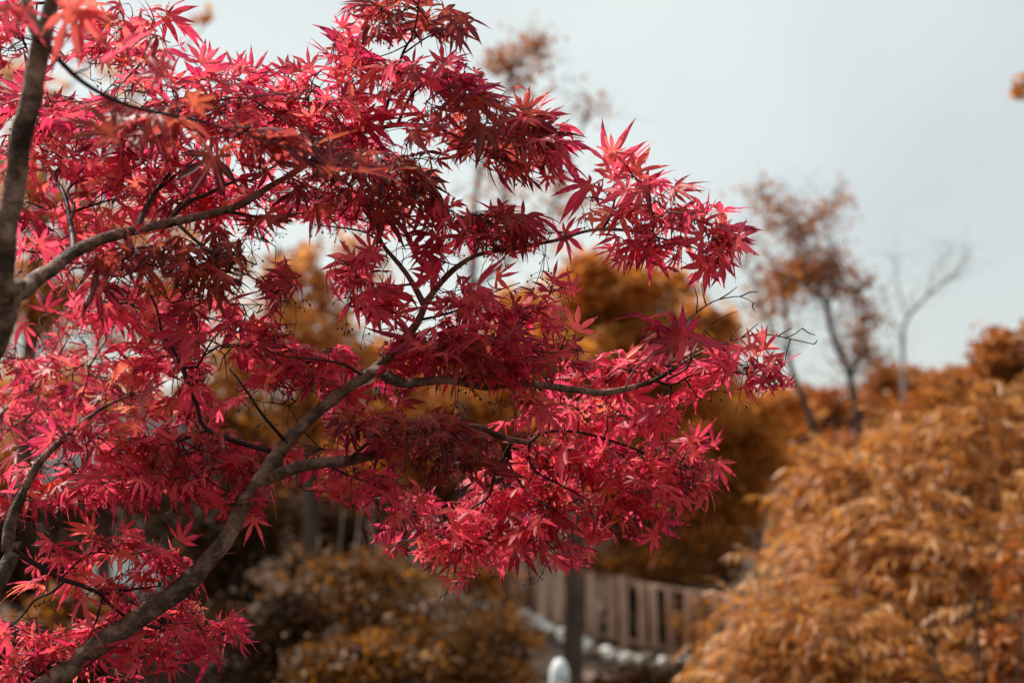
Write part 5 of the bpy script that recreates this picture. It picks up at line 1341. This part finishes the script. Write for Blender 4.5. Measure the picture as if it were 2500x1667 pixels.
leaf_mesh = [mesh_from('leaf', V, F, M['maple_leaf'], {'rad': rad, 'mid': mid, 'rnd': np.zeros(len(V)), 'tone': np.zeros(len(V))}, smooth=True) for V, F, rad, mid in VAR]
rest = Bag()
for i, (v, R3, o, sc, rn, tn) in enumerate(leaves):
    if i in big:
        ob = link('leaf', leaf_mesh[v], maple)
        mw = Matrix([[*(R3[r] * sc), o[r]] for r in range(3)] + [[0, 0, 0, 1]])
        ob.matrix_basis = mw
        ob.color = (float(rn), float(tn), 0, 1)
    else:
        V, F, rad, mid = VAR[v]
        rest.add(o + (V * sc) @ R3.T, F, rad=rad, mid=mid, rnd=rn, tone=tn)
fo = link('foliage', rest.mesh('foliage', M['maple_leaf'], True), maple, kind='stuff')
fo.color = (0, 0, 0, 1)
link('twigs', twigs.mesh('twigs', M['twig'], True), maple, kind='stuff')
link('petioles', pets.mesh('petioles', M['petiole'], True), maple, kind='stuff')

# ---- dry seed umbels hanging under the twigs
seeds = Bag()
ico_v = np.array([[1, 0, 0], [-1, 0, 0], [0, 1, 0], [0, -1, 0], [0, 0, 1], [0, 0, -1]], float)
ico_f = np.array([[0, 2, 4], [2, 1, 4], [1, 3, 4], [3, 0, 4], [2, 0, 5], [1, 2, 5], [3, 1, 5], [0, 3, 5]])
for ti in RNG.permutation(len(tips_all))[:330]:
    t, lift = tips_all[ti]
    st = t + np.array([RNG.normal() * 0.006, RNG.normal() * 0.006, -0.022 - 0.028 * RNG.random()])
    seeds.add(*tube(np.array([t, (t + st) / 2 + RNG.normal(size=3) * 0.003, st]), [0.0005, 0.00045, 0.0005], 4))
    for _ in range(RNG.integers(4, 8)):
        dv = unit(RNG.normal(size=3) * np.array([1, 1, 0.6]) + np.array([0, 0, -0.6])) * (0.010 + 0.010 * RNG.random())
        e = st + dv
        seeds.add(*tube(np.array([st, st + dv * 0.5 + np.array([0, 0, 0.0015]), e]), [0.0004, 0.00035, 0.0004], 3))
        seeds.add(e + ico_v * np.array([0.0014, 0.0014, 0.0018]) * (0.7 + 0.6 * RNG.random()), ico_f)
link('seed_stalks', seeds.mesh('seed_stalks', M['seed']), maple, kind='stuff')

# ---- fine bare twiglets on the reaching right-hand twigs
bare = Bag()
for (x0, y0, x1, y1, d) in [(1724, 746, 1712, 690, 1.81), (1700, 765, 1695, 700, 1.81), (1756, 731, 1800, 700, 1.8), (1807, 724, 1850, 712, 1.8), (1839, 739, 1842, 760, 1.8),
                            (1738, 790, 1800, 760, 1.85), (1720, 807, 1760, 845, 1.85), (1810, 824, 1850, 790, 1.89), (1865, 816, 1880, 860, 1.9), (1919, 825, 1960, 800, 1.9), (1960, 802, 1990, 818, 1.9),
                            (1930, 828, 1915, 890, 1.9), (1900, 820, 1935, 800, 1.9), (1987, 840, 1995, 830, 1.9), (1780, 834, 1810, 795, 1.89), (1640, 822, 1612, 800, 1.83), (1612, 850, 1608, 805, 1.84)]:
    a, b_ = P(x0, y0, d), P(x1, y1, d + RNG.normal() * 0.01)
    m_ = (a + b_) / 2 + RNG.normal(size=3) * 0.002
    bare.add(*tube(np.array([a, m_, b_]), [0.0010, 0.0008, 0.0005], 5))
link('bare_twiglets', bare.mesh('bare_twiglets', M['twig'], True), maple, kind='stuff')
print('LEAVES', len(leaves))
